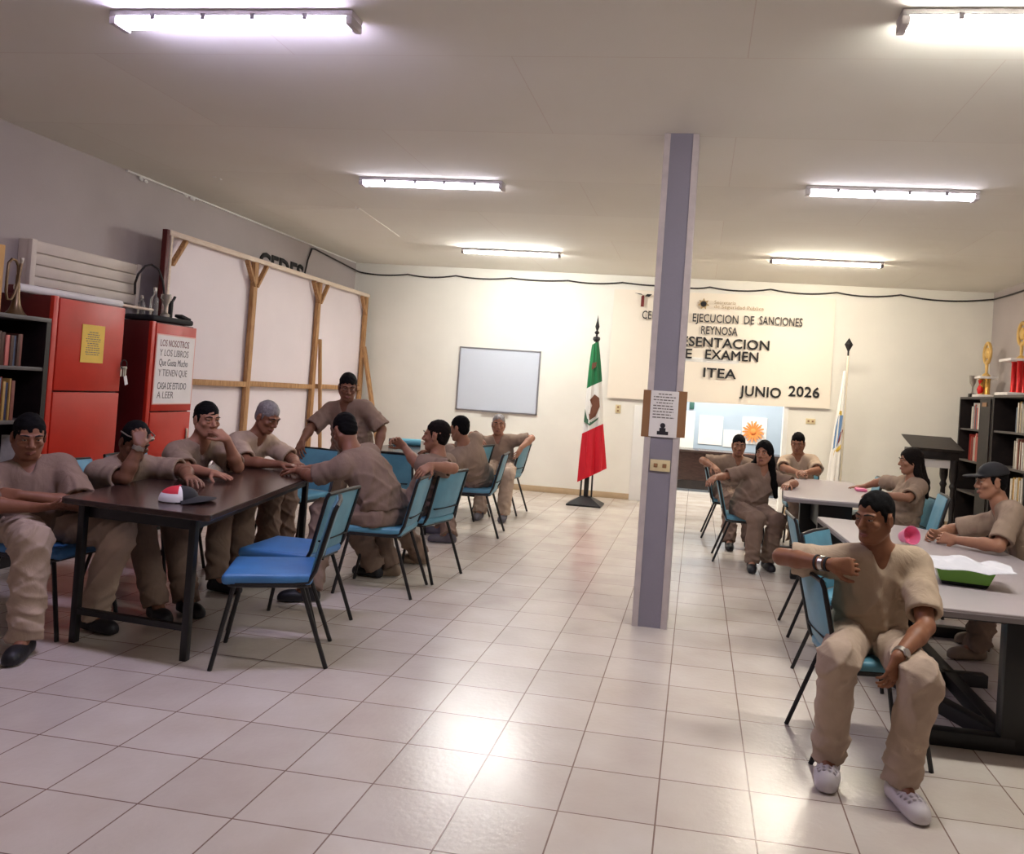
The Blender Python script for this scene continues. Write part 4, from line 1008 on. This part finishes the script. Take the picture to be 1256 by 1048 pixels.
def noise3(seed, amp, freq):
    rnd = np.random.RandomState(seed); K = rnd.normal(0, 1, (6, 3)) * freq; ph = rnd.uniform(0, 6.28, 6)
    return lambda X, Y, Z: (amp * sum(np.sin(K[i, 0] * X + K[i, 1] * Y + K[i, 2] * Z + ph[i]) for i in range(6))).astype(np.float32)
def creases(seed, amp, dirs, spacing, sharp=2.5):
    """long soft ridges of cloth: each direction is the way across the folds"""
    rnd = np.random.RandomState(seed); T = []
    for d in dirs:
        d = nrm(np.asarray(d, float)) * PI / (spacing * rnd.uniform(.8, 1.25)); T.append((d, rnd.uniform(0, 6.28), rnd.normal(0, 1, 3) * 7, rnd.uniform(0, 6.28), rnd.normal(0, 1, 3) * 5, rnd.uniform(0, 6.28)))
    def fn(X, Y, Z):
        t = 0
        for d, ph, wk, wp, mk, mp in T:
            warp = 1.1 * np.sin(wk[0] * X + wk[1] * Y + wk[2] * Z + wp); mask = .5 + .5 * np.sin(mk[0] * X + mk[1] * Y + mk[2] * Z + mp)
            t = t + mask * (1.02 - np.sqrt(np.sin(d[0] * X + d[1] * Y + d[2] * Z + ph + warp) ** 2 + .012)) ** sharp
        return (-amp * t).astype(np.float32)
    return fn
def rings(F, a, b, r, seed, amp, n, skew=.4):
    """bunched cloth around a limb between a and b"""
    a = np.asarray(a, float); b = np.asarray(b, float); d = b - a; L = np.linalg.norm(d); u = d / (L + 1e-9); e = nrm(np.cross(u, UP + .13)); g = np.cross(u, e); rnd = np.random.RandomState(seed); ph = rnd.uniform(0, 6.28, 3)
    lo = np.minimum(a, b) - r; hi = np.maximum(a, b) + r; sl = F._sl(lo, hi); X, Y, Z = F._p(sl); x, y, z = X - a[0], Y - a[1], Z - a[2]
    t = (x * u[0] + y * u[1] + z * u[2]) / L; p = (x * e[0] + y * e[1] + z * e[2]) / r; q = (x * g[0] + y * g[1] + z * g[2]) / r
    rad = np.sqrt(p * p + q * q); w = np.exp(-((t - .5) / .33) ** 2) * (rad < 1.25)
    F.v[sl] += (amp * w * np.sin(2 * PI * n * t + skew * 3 * p + 2 * np.sin(2 * q + ph[0]) + ph[1])).astype(np.float32)

def person(label, P, face, head, look, R, Lf, legR, legL, hair='short', skin_rgb=(150, 104, 80), shirt='khaki', pants=None, shoe='shoe_black', sc=1.0, h=.0056, slouch=.02, twist=0, female=False,
           belly=0.0, seat=None, handR=None, handL=None, hairm='hair_black', extras=(), group=None, cap=None, roll=0, seed=1, curlR=.35, curlL=.35, sleeve=.86, name='person', clog=False, broad=1.0, hem=-.03):
    """P hip centre; face = pelvis heading; head = head centre (ear level); look = (heading, pitch down) of the face;
    R / Lf = (elbow, wrist); legR / legL = (knee, ankle, foot heading); handR/L = (finger direction, palm normal)"""
    P = np.asarray(P, float); head = np.asarray(head, float); f0 = heading(face); l0 = heading(face + 90)
    hf = heading(look[0]) * math.cos(math.radians(look[1])) - UP * math.sin(math.radians(look[1])); hl = nrm(np.cross(UP, hf)); hu = np.cross(hf, hl)
    if roll: cr, sr = math.cos(math.radians(roll)), math.sin(math.radians(roll)); hl, hu = hl * cr + hu * sr, hu * cr - hl * sr
    HR = np.stack([-hl, hf, hu], 1)     # columns: right, forward, up
    H = lambda x, y, z: head + HR @ (np.array((x, y, z)) * sc)
    sd = nrm(head - P); nd = nrm(UP * .55 + sd * .45 + hf * .12)
    c7 = head - hu * .06 * sc - nd * .105 * sc - hf * .018 * sc
    spine = c7 - P; TL = np.linalg.norm(spine); s = spine / TL
    fh = heading(face + twist); lh = heading(face + twist + 90)
    lc = nrm(lh - s * (lh @ s)); fc = np.cross(lc, s)
    waist = P + spine * .33 - f0 * slouch; chest = P + spine * .64 - fc * slouch * .8; top = P + spine * .86
    CR = np.stack([-lc, fc, s], 1); sp = nrm(waist - P + UP * .02); l0p = nrm(l0 - sp * (l0 @ sp)); PR = np.stack([-l0p, np.cross(l0p, sp), sp], 1)
    sw = (.168 if not female else .150) * sc * broad
    shR = top - lc * sw; shL = top + lc * sw
    arms = []
    for sh, (el, wr) in ((shR, R), (shL, Lf)):
        el = np.asarray(el, float); wr = np.asarray(wr, float)
        d = el - sh; ln = np.linalg.norm(d); el = sh + d / ln * min(max(ln, .23 * sc), .335 * sc)
        d = wr - el; ln = np.linalg.norm(d); wr = el + d / ln * min(max(ln, .20 * sc), .285 * sc); arms.append((sh, el, wr))
    hips = (P - l0 * .088 * sc, P + l0 * .088 * sc); legs = []
    for hp, (kn, an, fhd) in zip(hips, (legR, legL)): legs.append((hp, np.asarray(kn, float), np.asarray(an, float), heading(fhd)))
    pts = [head, P] + [q for a in arms for q in a] + [q for l in legs for q in l[:3]]
    lo = np.min(pts, 0) - .27; hi = np.max(pts, 0) + .27; lo[2] = max(lo[2], -.02); hi[2] = min(hi[2], head[2] + .2)
    org = np.array((P[0], P[1], 0.0)); w = .93 if female else 1.0
    # ---- body
    F = Field(lo, hi, h)
    F.ell(P + UP * .02 * sc, (.15 * sc, .11 * sc, .11 * sc), PR, .03); F.ell(waist, (.135 * sc * w, (.098 + belly * .7) * sc, .15 * sc), PR, .04); F.ell(chest, (.150 * sc * w, .105 * sc, .165 * sc), CR, .04)
    F.cone(shR + lc * .03, shL - lc * .03, .062 * sc, .062 * sc, .04)
    for sgn in (-1, 1): F.cone(c7 + nd * .02 * sc, top + lc * sgn * sw * .8 + s * .02 * sc, .046 * sc, .048 * sc, .03)
    F.cone(c7 - nd * .03, head - hu * .03 * sc - hf * .012 * sc, .058 * sc * w, .054 * sc * w, .022)
    for i, (sh, el, wr) in enumerate(arms):
        F.cone(sh, el, .052 * sc * w, .040 * sc * w, .025); d = nrm(wr - el); F.cone(el, el + (wr - el) * .35, .040 * sc * w, .043 * sc * w, .012); F.cone(el + (wr - el) * .3, wr, .042 * sc * w, .0265 * sc * w, .012)
        hs = handR if i == 0 else handL
        hd, pn = (d, -UP) if hs is None else hs
        hd = np.asarray(hd, float); pn = np.asarray(pn, float); side = -1 if i == 0 else 1
        hand(F, wr, hd, pn, sc * (.95 if female else 1.0), curlR if i == 0 else curlL, side)
    for (hp, kn, an, fd) in legs: F.cone(hp, kn, .078 * sc, .052 * sc, .03); F.cone(kn, an, .052 * sc, .034 * sc, .02); F.cone(an, an + fd * .10 - UP * (an[2] - .04), .034 * sc, .03 * sc, .02)
    # head
    F.ell(H(0, -.012, .037), (.0735 * sc, .094 * sc, .086 * sc), HR, .012); F.ell(H(0, .022, -.028), (.060 * sc, .068 * sc, .082 * sc), HR, .02)
    F.ell(H(0, .040, -.076), (.044 * sc, .044 * sc, .036 * sc), HR, .02); F.ell(H(0, .070, -.095), (.021 * sc, .017 * sc, .016 * sc), HR, .014)
    for q in (-1, 1):
        F.cone(H(q * .058, -.005, -.045), H(q * .030, .055, -.092), .018 * sc, .016 * sc, .02)
        F.ell(H(q * .043, .062, -.018), (.020 * sc, .018 * sc, .016 * sc), HR, .016)
        F.ell(H(q * .031, .097, .010), (.018 * sc, .014 * sc, .012 * sc), HR, .012, 'sub')
        F.ell(H(q * .031, .080, .0190), (.0165 * sc, .0120 * sc, .0078 * sc), HR, .008); F.ell(H(q * .031, .079, .0000), (.0160 * sc, .0115 * sc, .0060 * sc), HR, .008)
        F.cone(H(q * .012, .086, .029), H(q * .048, .070, .030), .0085 * sc, .007 * sc, .010)
        F.ell(H(q * .013, .096, -.030), (.010 * sc, .010 * sc, .008 * sc), HR, .006)
        F.ell(H(q * .0765, -.008, -.004), (.009 * sc, .020 * sc, .033 * sc), HR, .006); F.ell(H(q * .085, -.002, -.002), (.006 * sc, .011 * sc, .018 * sc), HR, .004, 'sub')
    F.cone(H(0, .084, .020), H(0, .108, -.022), .0085 * sc, .0125 * sc, .010)
    F.ell(H(0, .086, -.062), (.026 * sc, .010 * sc, .011 * sc), HR, .008); F.cone(H(-.02, .095, -.0615), H(.02, .095, -.0615), .0025, .0025, .004, 'sub')
    body = F.mesh(name, skin(skin_rgb), None, org); body.location = org; tag(body, label, 'person', group)
    del F
    # ---- face details
    for q in (-1, 1):
        e = MB(); c = H(q * .031, .0765, .0095) - org; e.sphere(c, .0118 * sc, 14, 10); e.cur = 1; e.sphere(c + hf * .0062 * sc, .0066 * sc, 10, 6); e.build('eye', [M['eye_white'], M['iris']], body)
    e = MB()
    for q in (-1, 1): e.tube([H(q * .013, .0975, .032) - org, H(q * .030, .0955, .037) - org, H(q * .052, .080, .032) - org], [.0035 * sc, .0048 * sc, .002 * sc], 8)
    e.build('eyebrows', M['brow'], body)
    e = MB(); e.tube([H(-.024, .088, -.060) - org, H(-.010, .0965, -.0565) - org, H(0, .0985, -.058) - org, H(.010, .0965, -.0565) - org, H(.024, .088, -.060) - org], [.0016, .0042 * sc, .0040 * sc, .0042 * sc, .0016], 8)
    e.tube([H(-.022, .088, -.063) - org, H(0, .098, -.068) - org, H(.022, .088, -.063) - org], [.0018, .0055 * sc, .0018], 8); e.build('lips', M['lips'], body)
    # ---- hair
    if hair:
        lo2 = head - .2; hi2 = head + .2
        front = hair == 'longfront'; hair = 'long' if front else hair
        if hair == 'long': lo2 = head - np.array((.28, .28, .58)); hi2 = head + np.array((.28, .28, .2))
        G = Field(lo2, hi2, .0055 if h < .0085 else .007); t = .013 if hair != 'buzz' else .006
        G.ell(H(0, -.014, .038), ((.0735 + t) * sc, (.094 + t) * sc, (.086 + t) * sc), HR, .01)
        if hair == 'long':
            for q in (-1, 1):
                G.cone(H(q * .055, -.03, .03), H(q * .075, -.035, -.10), .035 * sc, .032 * sc, .02); G.cone(H(q * .075, -.035, -.10), c7 + lc * (-q) * .085 * sc - fc * .075 * sc - UP * .12, .034 * sc, .040 * sc, .02)
            G.cone(H(0, -.07, -.02), c7 - fc * .095 * sc - UP * .05, .055 * sc, .075 * sc, .03)
            for q in (-.06, 0, .06): G.cone(c7 - fc * .09 * sc + lc * q * sc, c7 - fc * .115 * sc + lc * q * .8 * sc - s * .27 * sc, .046 * sc, .022 * sc, .03)
            G.plane(H(0, .072, .0), nrm(hf * 1.0 - hu * .55), .01, lo2, hi2)
            G.ell(H(0, .075, -.03), (.062 * sc, .07 * sc, .095 * sc), HR, .008, 'sub')
            if front: a_ = H(-.072, -.02, -.08); b_ = c7 + lc * .115 * sc + fc * .045 * sc - UP * .10; G.cone(a_, b_, .032, .036, .02); G.cone(b_, c7 + lc * .14 * sc + fc * .055 * sc - UP * .21, .036, .022, .02)
        else:
            q = 0 if hair == 'short' else (-.0025 if hair == 'fade' else -.005)
            G.v[:] = 1
            G.ell(H(0, -.0145, .0465), ((.0756 + q * .25) * sc, (.0945 + q * .3) * sc, (.0885 + q) * sc), HR, .01)
            G.ell(H(0, -.047, -.006), ((.0655 + q * .3) * sc, (.0475 + q * .2) * sc, .064 * sc), HR, .02)
            for z in (-1, 1): G.cone(H(z * .0665, .016, .035), H(z * .0645, .013, -.004), .0085 * sc, .0065 * sc, .01)
        G.disp(noise3(seed + 40, .0006, 120), .03)
        o = G.mesh('hair', M[hairm], body, org)
    if cap:
        G = Field(head - .26, head + .26, .006); G.ell(H(0, -.012, .045), (.088 * sc, .108 * sc, .098 * sc), HR, .01); G.plane(H(0, .0, .048), -hu - hf * .12, .004)
        G.ell(H(0, .115, .050), (.072 * sc, .075 * sc, .010 * sc), HR, .012); G.mesh('cap', M[cap], body, org)
    # ---- shirt
    F = Field(lo, hi, max(h * 1.12, .0082)); g = .016
    F.ell(P + UP * .03 * sc, (.178 * sc, .138 * sc, .13 * sc), PR, .04); F.ell(waist + f0 * (belly * .6) * sc, ((.158 + belly * .5) * sc * w, (.122 + belly) * sc, .17 * sc), PR, .05); F.ell(chest, ((.150 + g) * sc * w, (.108 + g) * sc, (.165 + g) * sc), CR, .05)
    if female:
        for q in (-1, 1): F.ell(chest + fc * .085 * sc + lc * q * .07 * sc - s * .02, (.062 * sc, .055 * sc, .058 * sc), CR, .04)
    F.cone(shR + lc * .03, shL - lc * .03, .074 * sc, .074 * sc, .04)
    for sgn in (-1, 1): F.cone(c7 - nd * .012 * sc, top + lc * sgn * sw * .85 + s * .024 * sc, .054 * sc, .064 * sc, .03)
    if seat is not None: F.plane(P + UP * hem, -UP - f0 * .12, .008)
    for (sh, el, wr) in arms: F.cone(sh, sh + (el - sh) * sleeve, .070 * sc * w, .076 * sc * w, .03, 'add', True)
    nk = top - s * .03
    cr = creases(seed, .015, [lc + s * .25, lc * .8 - s * .55, fc + lc * .4 + s * .2, s + lc * .5], .115)
    F.disp(lambda X, Y, Z: cr(X, Y, Z) * np.clip(((nk[0] - X) * s[0] + (nk[1] - Y) * s[1] + (nk[2] - Z) * s[2]) / .10 + .3, .12, 1)); F.disp(noise3(seed + 9, .0004, 30))
    for (sh, el, wr) in arms: rings(F, sh + (el - sh) * .1, sh + (el - sh) * .8, .10 * sc, seed + 3, .003, 2.3, .9)
    rings(F, P + spine * .02, P + spine * .5, .24 * sc, seed + 5, .004, 3.3, 1.1)
    for (sh, el, wr) in arms: e = nrm(el - sh); F.cone(sh + (el - sh) * (sleeve - .16), sh + (el - sh) * (sleeve + .2), .052 * sc * w, .062 * sc * w, .004, 'sub')
    F.cone(c7 + nd * .012 * sc + hf * .004, c7 + nd * .14 * sc, .060 * sc * w, .072 * sc, .004, 'sub')
    vn = top + s * .005 * sc + fc * .098 * sc; F.cone(c7 + fc * .055 * sc + nd * .02 * sc, vn - s * .045 * sc + fc * .035 * sc, .042 * sc, .010 * sc, .005, 'sub')
    F.mesh('shirt', M[shirt], body, org); del F
    # ---- trousers
    F = Field(lo, hi, max(h * 1.12, .0082))
    F.ell(P + UP * .0, (.168 * sc, .13 * sc, .12 * sc), PR, .04)
    for (hp, kn, an, fd) in legs: F.cone(hp, kn, .098 * sc, .079 * sc, .04)
    if seat is not None: F.plane((0, 0, seat), -UP, .012)
    for (hp, kn, an, fd) in legs:
        e = an - UP * .015; F.cone(kn, e, .080 * sc, .070 * sc, .03, 'add', True)
    F.disp(creases(seed + 2, .015, [l0 + UP * .3, f0 * .8 - UP * .6 + l0 * .3, l0 * .7 - UP * .7, UP + l0 * .4 + f0 * .3], .10)); F.disp(noise3(seed + 12, .0004, 30))
    for (hp, kn, an, fd) in legs:
        rings(F, hp + (kn - hp) * -.1, hp + (kn - hp) * .4, .14 * sc, seed + 6, .004, 2.4, 1.1); rings(F, kn + (an - kn) * -.1, kn + (an - kn) * .35, .11 * sc, seed + 7, .003, 2.2, 1.2); rings(F, kn + (an - kn) * .55, kn + (an - kn) * 1.05, .10 * sc, seed + 8, .005, 2.6, 1.3)
    F.mesh('trousers', M[pants or shirt], body, org); del F
    # ---- shoes
    for (hp, kn, an, fd) in legs:
        G = Field(np.minimum(an, an + fd * .25) - .12, np.maximum(an, an + fd * .25) + .12, .006 if not clog else .0038); cw = 1.16 if clog else 1.0; z = np.array((an[0], an[1], max(an[2] - .085, 0)))
        sdv = np.cross(UP, fd); FR = np.stack([-sdv, fd, UP], 1); sk = sc
        G.ell(z - fd * .01 + UP * .045, (.042 * sk * cw, .055 * sk, .048 * sk), FR, .02); G.ell(z + fd * .10 * sk + UP * .035, (.048 * sk * cw, .085 * sk, .040 * sk), FR, .03); G.cone(z - fd * .03 * sk + UP * .02, z + fd * .16 * sk + UP * .02, .038 * sk * cw, .040 * sk * cw, .02)
        if not clog: G.cone(z + UP * .05, an + UP * .005, .042 * sk, .040 * sk, .02)
        G.plane(z + UP * .002, -UP, .004)
        if clog:
            for a in (.070, .095, .120, .143):
                for b in (-.036, -.013, .013, .036): G.ell(z + fd * a * sk + sdv * b * (1 - max(0, a - .1) * 5) + UP * (.081 - 14 * b * b - max(0, a - .11) * .2), (.0066, .0066, .026), FR, .002, 'sub')
            G.cone(z - fd * .02 + UP * .055, an + UP * .02, .034 * sk, .036 * sk, .004, 'sub')
        o = G.mesh('shoe', M[shoe], body, org)
    body['_j'] = 0; del body['_j']
    for k, ex in enumerate(extras): ex(dict(H=H, HR=HR, hf=hf, hu=hu, hl=hl, arms=arms, body=body, org=org, sc=sc))
    return body

def wrist_ring(side, frac, m, nm, r=.034, wd=.012, face=None):
    def fn(c):
        sh, el, wr = c['arms'][side]; p = el + (wr - el) * frac; d = nrm(wr - el); x = nrm(np.cross(d, UP + .01)); y = np.cross(d, x); r_ = r * c['sc']
        b = MB(); n = 20; vs = []; fs = []
        for i in range(n):
            a = 2 * PI * i / n; q = x * math.cos(a) + y * math.sin(a)
            for (rr, zz) in ((r_, -wd), (r_ + .004, -wd), (r_ + .004, wd), (r_, wd)): vs.append(p + q * rr + d * zz - c['org'])
        for i in range(n):
            for k in range(4): fs.append((i * 4 + k, ((i + 1) % n) * 4 + k, ((i + 1) % n) * 4 + (k + 1) % 4, i * 4 + (k + 1) % 4))
        b.add(vs, fs, True); o = b.build(nm, m, c['body'])
        if face is not None:
            q = nrm(np.asarray(face, float) - d * (np.asarray(face, float) @ d)); w = MB(); w.lathe([(0, 0), (.017, 0), (.017, .008), (.013, .009), (0, .009)], p + q * r_ - c['org'], 18, q); w.build('watch_face', M['silver'], o)
    return fn
def head_glasses(c):
    H, org = c['H'], c['org']; b = MB()
    for q in (-1, 1): b.sphere(H(q * .036, .088, .082) - org, (.026, .026, .016), 14, 8)
    b.tube([H(-.085, -.03, .06) - org, H(-.078, .05, .08) - org, H(-.036, .098, .085) - org, H(.036, .098, .085) - org, H(.078, .05, .08) - org, H(.085, -.03, .06) - org], .004, 6); b.build('sunglasses', M['silver'], c['body'])
def ear_stud(c):
    MB().sphere(c['H'](.083, .002, -.036) - c['org'], .006, 8, 6).build('ear_stud', M['silver'], c['body'])
# ------------------------------------------------------------------ the people
SK = [(150, 104, 80), (138, 92, 70), (164, 116, 92), (124, 84, 64), (156, 110, 86)]
person('person in beige scrubs with arms crossed, sitting at the dark table corner by the bookcase', (-2.45, 1.12, .53), 315, (-2.55, 1.10, 1.03), (322, 12),
       ((-2.52, .80, .70), (-2.30, .90, .69)), ((-2.20, 1.10, .69), (-2.42, .93, .74)), ((-2.17, .76, .55), (-2.13, .72, .09), 295), ((-1.97, 1.12, .555), (-2.13, 1.16, .09), 345),
       shirt='khaki_dark', pants='khaki_faded', seat=.474, h=.0052, seed=11, skin_rgb=SK[1], handR=((.85, .35, .1), (-.3, .3, .9)), handL=((-.8, -.4, .0), (.2, .8, -.3)))
person('person in beige scrubs leaning on one elbow, hand at forehead, sunglasses pushed up', (-2.60, 1.72, .53), 350, (-2.30, 1.62, .995), (330, 28),
       ((-2.22, 1.45, .80), (-2.17, 1.49, .99)), ((-2.10, 1.84, .82), (-1.88, 1.56, .805)), ((-2.14, 1.50, .545), (-1.96, 1.46, .09), 325), ((-2.12, 1.78, .545), (-1.88, 1.62, .09), 330),
       shirt='khaki', pants='khaki_dark', seat=.474, h=.0052, seed=12, skin_rgb=SK[3], handR=((-.35, .35, .85), (-.7, .6, -.3)), handL=((.75, -.66, -.02), (0, 0, -1)), curlL=.3, curlR=.75, hair='short',
       extras=(head_glasses, wrist_ring(0, .93, M['silver'], 'wristwatch', .030, .012, (.6, -.8, 0))))
person('person in beige scrubs, one hand at the chin, forearm along the dark table', (-2.62, 2.42, .53), 350, (-2.27, 2.28, 1.115), (332, 4),
       ((-2.24, 2.05, .80), (-1.97, 1.94, .800)), ((-2.06, 2.36, .80), (-2.07, 2.22, 1.00)), ((-2.12, 2.28, .545), (-2.0, 2.12, .09), 350), ((-2.10, 2.54, .545), (-2.02, 2.42, .09), 350),
       shirt='khaki', pants='khaki_dark', seat=.474, h=.0052, seed=13, skin_rgb=SK[2], handR=((.9, -.3, -.03), (0, 0, -1)), handL=((-.55, -.15, .45), (-.5, .3, -.6)), curlR=.12, curlL=1.0)
person('grey haired person in beige scrubs looking down, hands together on the dark table', (-2.60, 3.02, .53), 345, (-2.21, 2.96, 1.125), (345, 24),
       ((-2.20, 2.70, .80), (-1.94, 2.72, .800)), ((-2.04, 3.10, .80), (-1.90, 2.86, .800)), ((-2.1, 2.9, .545), (-2.0, 2.72, .09), 340), ((-2.1, 3.14, .545), (-2.05, 3.05, .09), 350),
       shirt='khaki_faded', pants='khaki_dark', seat=.474, seed=14, skin_rgb=SK[1], hairm='hair_grey', handR=((.9, .15, -.02), (0, 0, -1)), handL=((.7, -.6, -.02), (0, 0, -1)), curlR=.4, curlL=.4)
person('standing person in brown scrubs leaning to grip a blue chair back behind the dark table', (-2.10, 4.32, .86), 268, (-2.13, 4.19, 1.385), (300, 16),
       ((-2.42, 4.12, 1.00), (-2.42, 3.99, .90)), ((-1.80, 4.26, 1.02), (-1.77, 4.12, .80)), ((-2.22, 4.30, .47), (-2.24, 4.36, .09), 262), ((-2.00, 4.30, .47), (-1.98, 4.36, .09), 275),
       shirt='khaki_dark', pants='khaki_dark', seed=15, skin_rgb=SK[3], handR=((.25, -.65, -.6), (.3, .5, -.7)), handL=((0, -.2, -1), (-1, 0, 0)), curlR=.6, belly=.035, sleeve=.9, sc=1.04, broad=1.08)
person('person in brown scrubs seen from behind, bent over the dark table', (-1.03, 2.55, .53), 163, (-1.36, 2.52, 1.10), (146, 36),
       ((-1.46, 2.86, .82), (-1.68, 2.66, .800)), ((-1.40, 2.33, .82), (-1.64, 2.44, .800)), ((-1.42, 2.72, .545), (-1.22, 2.90, .09), 165), ((-1.43, 2.44, .545), (-1.34, 2.12, .09), 205),
       shirt='khaki_dark', pants='khaki_dark', seat=.474, h=.0052, seed=16, skin_rgb=SK[1], handR=((-.85, -.4, -.02), (0, 0, -1)), handL=((-.85, .3, -.02), (0, 0, -1)), slouch=.05, curlR=.5, curlL=.5, belly=.02, hem=.05)
person('person in brown scrubs turned sideways with a hand on the next blue backrest', (-.97, 3.10, .53), 168, (-.87, 3.07, 1.075), (178, 0),
       ((-1.10, 3.30, .83), (-1.24, 3.38, .95)), ((-.72, 2.90, .86), (-.79, 2.74, .885)), ((-1.36, 3.22, .545), (-1.06, 3.46, .09), 185), ((-1.36, 3.0, .545), (-1.12, 2.98, .09), 190),
       shirt='khaki_dark', pants='khaki_dark', seat=.474, seed=17, skin_rgb=SK[4], shoe='shoe_tan', handL=((-.35, -.8, -.35), (-.3, .3, -.9)), curlL=.5, handR=((-.5, -.2, .4), (.3, -.6, -.5)), curlR=1.0, hair='fade', hairm='hair_brown')
person('person in beige scrubs mostly hidden behind the sideways person, facing the second dark table', (-1.05, 5.02, .53), 158, (-1.19, 4.72, 1.05), (165, 10),
       ((-1.34, 5.15, .82), (-1.56, 5.10, .800)), ((-1.30, 4.76, .82), (-1.54, 4.90, .800)), ((-1.42, 5.1, .545), (-1.30, 4.75, .09), 180), ((-1.38, 4.82, .545), (-1.12, 4.40, .09), 190),
       shirt='khaki', pants='khaki_dark', seat=.474, h=.0065, seed=18, skin_rgb=SK[0], shoe='shoe_grey')
person('person in faded scrubs below the whiteboard with both arms spread over chair backs', (-1.17, 6.45, .53), 275, (-1.22, 6.38, 1.04), (284, 4),
       ((-1.47, 6.28, .88), (-1.36, 6.06, .88)), ((-.86, 6.46, .90), (-.90, 6.24, .80)), ((-1.25, 6.0, .50), (-1.24, 5.88, .09), 270), ((-.98, 5.98, .50), (-.97, 5.88, .09), 278),
       shirt='khaki', pants='khaki_faded', seat=.474, h=.0065, seed=19, skin_rgb=SK[2], hairm='hair_grey', hair='buzz', shoe='shoe_grey', handR=((.6, -.5, -.45), (.2, .4, -.9)), handL=((-.2, -.7, -.7), (-.8, .2, 0)))
person('person in brown scrubs leaning over a chair back behind the long haired woman', (1.50, 6.15, .50), 285, (1.56, 6.02, 1.03), (272, 8),
       ((1.25, 6.02, .84), (1.30, 5.82, .80)), ((1.76, 5.98, .74), (1.72, 5.78, .64)), ((1.48, 5.72, .48), (1.50, 5.50, .09), 270), ((1.68, 5.76, .48), (1.70, 5.60, .09), 280),
       shirt='khaki', pants='khaki_dark', seat=.442, h=.0065, seed=20, skin_rgb=SK[0], sc=.93, handR=((.4, -.8, -.3), (0, .3, -.9)))
person('woman with long black hair in brown scrubs sitting sideways at the farther grey table', (1.62, 4.92, .49), 286, (1.73, 4.82, 1.04), (248, 4),
       ((1.38, 4.74, .80), (1.31, 4.62, .80)), ((1.96, 4.84, .79), (1.94, 4.64, .785)), ((1.67, 4.50, .46), (1.66, 4.52, .09), 268), ((1.86, 4.52, .46), (1.80, 4.66, .09), 285),
       shirt='khaki_dark', pants='khaki_dark', seat=.442, seed=21, skin_rgb=SK[2], hair='longfront', female=True, sc=.92, belly=.035, handR=((-.4, -.8, -.3), (.2, .2, -.9)), handL=((-.3, -.9, -.1), (0, 0, -1)))
person('person in tan shirt behind the farther grey table with hands together near the chin', (2.30, 6.42, .50), 262, (2.22, 6.32, 1.09), (256, 16),
       ((2.06, 6.12, .82), (2.19, 5.90, .80)), ((2.42, 6.12, .82), (2.25, 5.90, .80)), ((2.20, 6.02, .48), (2.20, 6.0, .09), 265), ((2.40, 6.02, .48), (2.40, 6.0, .09), 265),
       shirt='khaki_light', pants='khaki', seat=.442, h=.0065, seed=22, skin_rgb=SK[0], sc=.95, handR=((.3, -.85, .1), (.4, .1, -.8)), handL=((-.3, -.85, .1), (-.4, .1, -.8)))
person('woman with long dark hair in beige scrubs, arm stretched over the farther grey table', (2.94, 4.64, .49), 196, (3.0, 4.66, 1.075), (186, 4),
       ((2.84, 5.02, .85), (2.76, 5.12, .800)), ((2.92, 4.36, .78), (2.70, 4.42, .785)), ((2.58, 4.78, .46), (2.6, 4.78, .09), 185), ((2.58, 4.52, .46), (2.6, 4.5, .09), 185),
       shirt='khaki', pants='khaki_dark', seat=.442, h=.006, seed=23, skin_rgb=SK[4], hair='long', hairm='hair_brown', female=True, sc=.95, handR=((-.85, -.1, -.1), (0, 0, -1)), handL=((-.9, .2, -.02), (0, 0, -1)), curlR=.12)
person('person in brown scrubs and dark cap with hands clasped on the nearer grey table', (3.34, 2.58, .49), 182, (3.03, 2.76, 1.085), (180, 6),
       ((2.88, 3.02, .72), (2.73, 2.84, .705)), ((2.98, 2.44, .72), (2.75, 2.66, .705)), ((2.94, 2.70, .47), (3.06, 2.86, .09), 195), ((2.94, 2.46, .47), (2.90, 2.48, .09), 195),
       shirt='khaki', pants='khaki_dark', seat=.442, h=.0052, seed=24, skin_rgb=SK[4], shoe='shoe_tan', cap='cap_black', hair='fade', sc=.95, handR=((-.75, -.5, .02), (.4, -.8, -.3)), handL=((-.75, .5, .02), (.4, .8, -.3)), curlR=.8, curlL=.75)
person('person in beige scrubs and white clogs sitting sideways with an arm over the blue backrest', (1.91, .92, .485), 278, (1.88, .80, 1.03), (222, 8),
       ((1.50, .86, .815), (1.70, .67, .835)), ((2.07, .64, .625), (1.905, .42, .545)), ((1.70, .47, .49), (1.71, .58, .09), 258), ((2.00, .42, .475), (1.95, .43, .09), 284),
       shirt='khaki_light', pants='khaki_faded', seat=.442, h=.0052, seed=25, skin_rgb=(140, 92, 66), shoe='shoe_white', clog=True, sc=.92, hair='fade', sleeve=.8, broad=1.14,
       handR=((.92, -.25, .05), (.2, .9, -.2)), handL=((-.30, -.25, -.92), (-.5, .8, .1)), curlR=1.15, curlL=.55, belly=.015,
       extras=(ear_stud, wrist_ring(1, .94, M['silver'], 'wristwatch', .029, .012, (.2, -1, .2)), wrist_ring(0, .93, M['black_ink'], 'black_wristband', .029, .006), wrist_ring(0, .84, M['silver'], 'bracelet', .031, .010), wrist_ring(0, .74, M['black_ink'], 'black_wristband', .033, .005)))
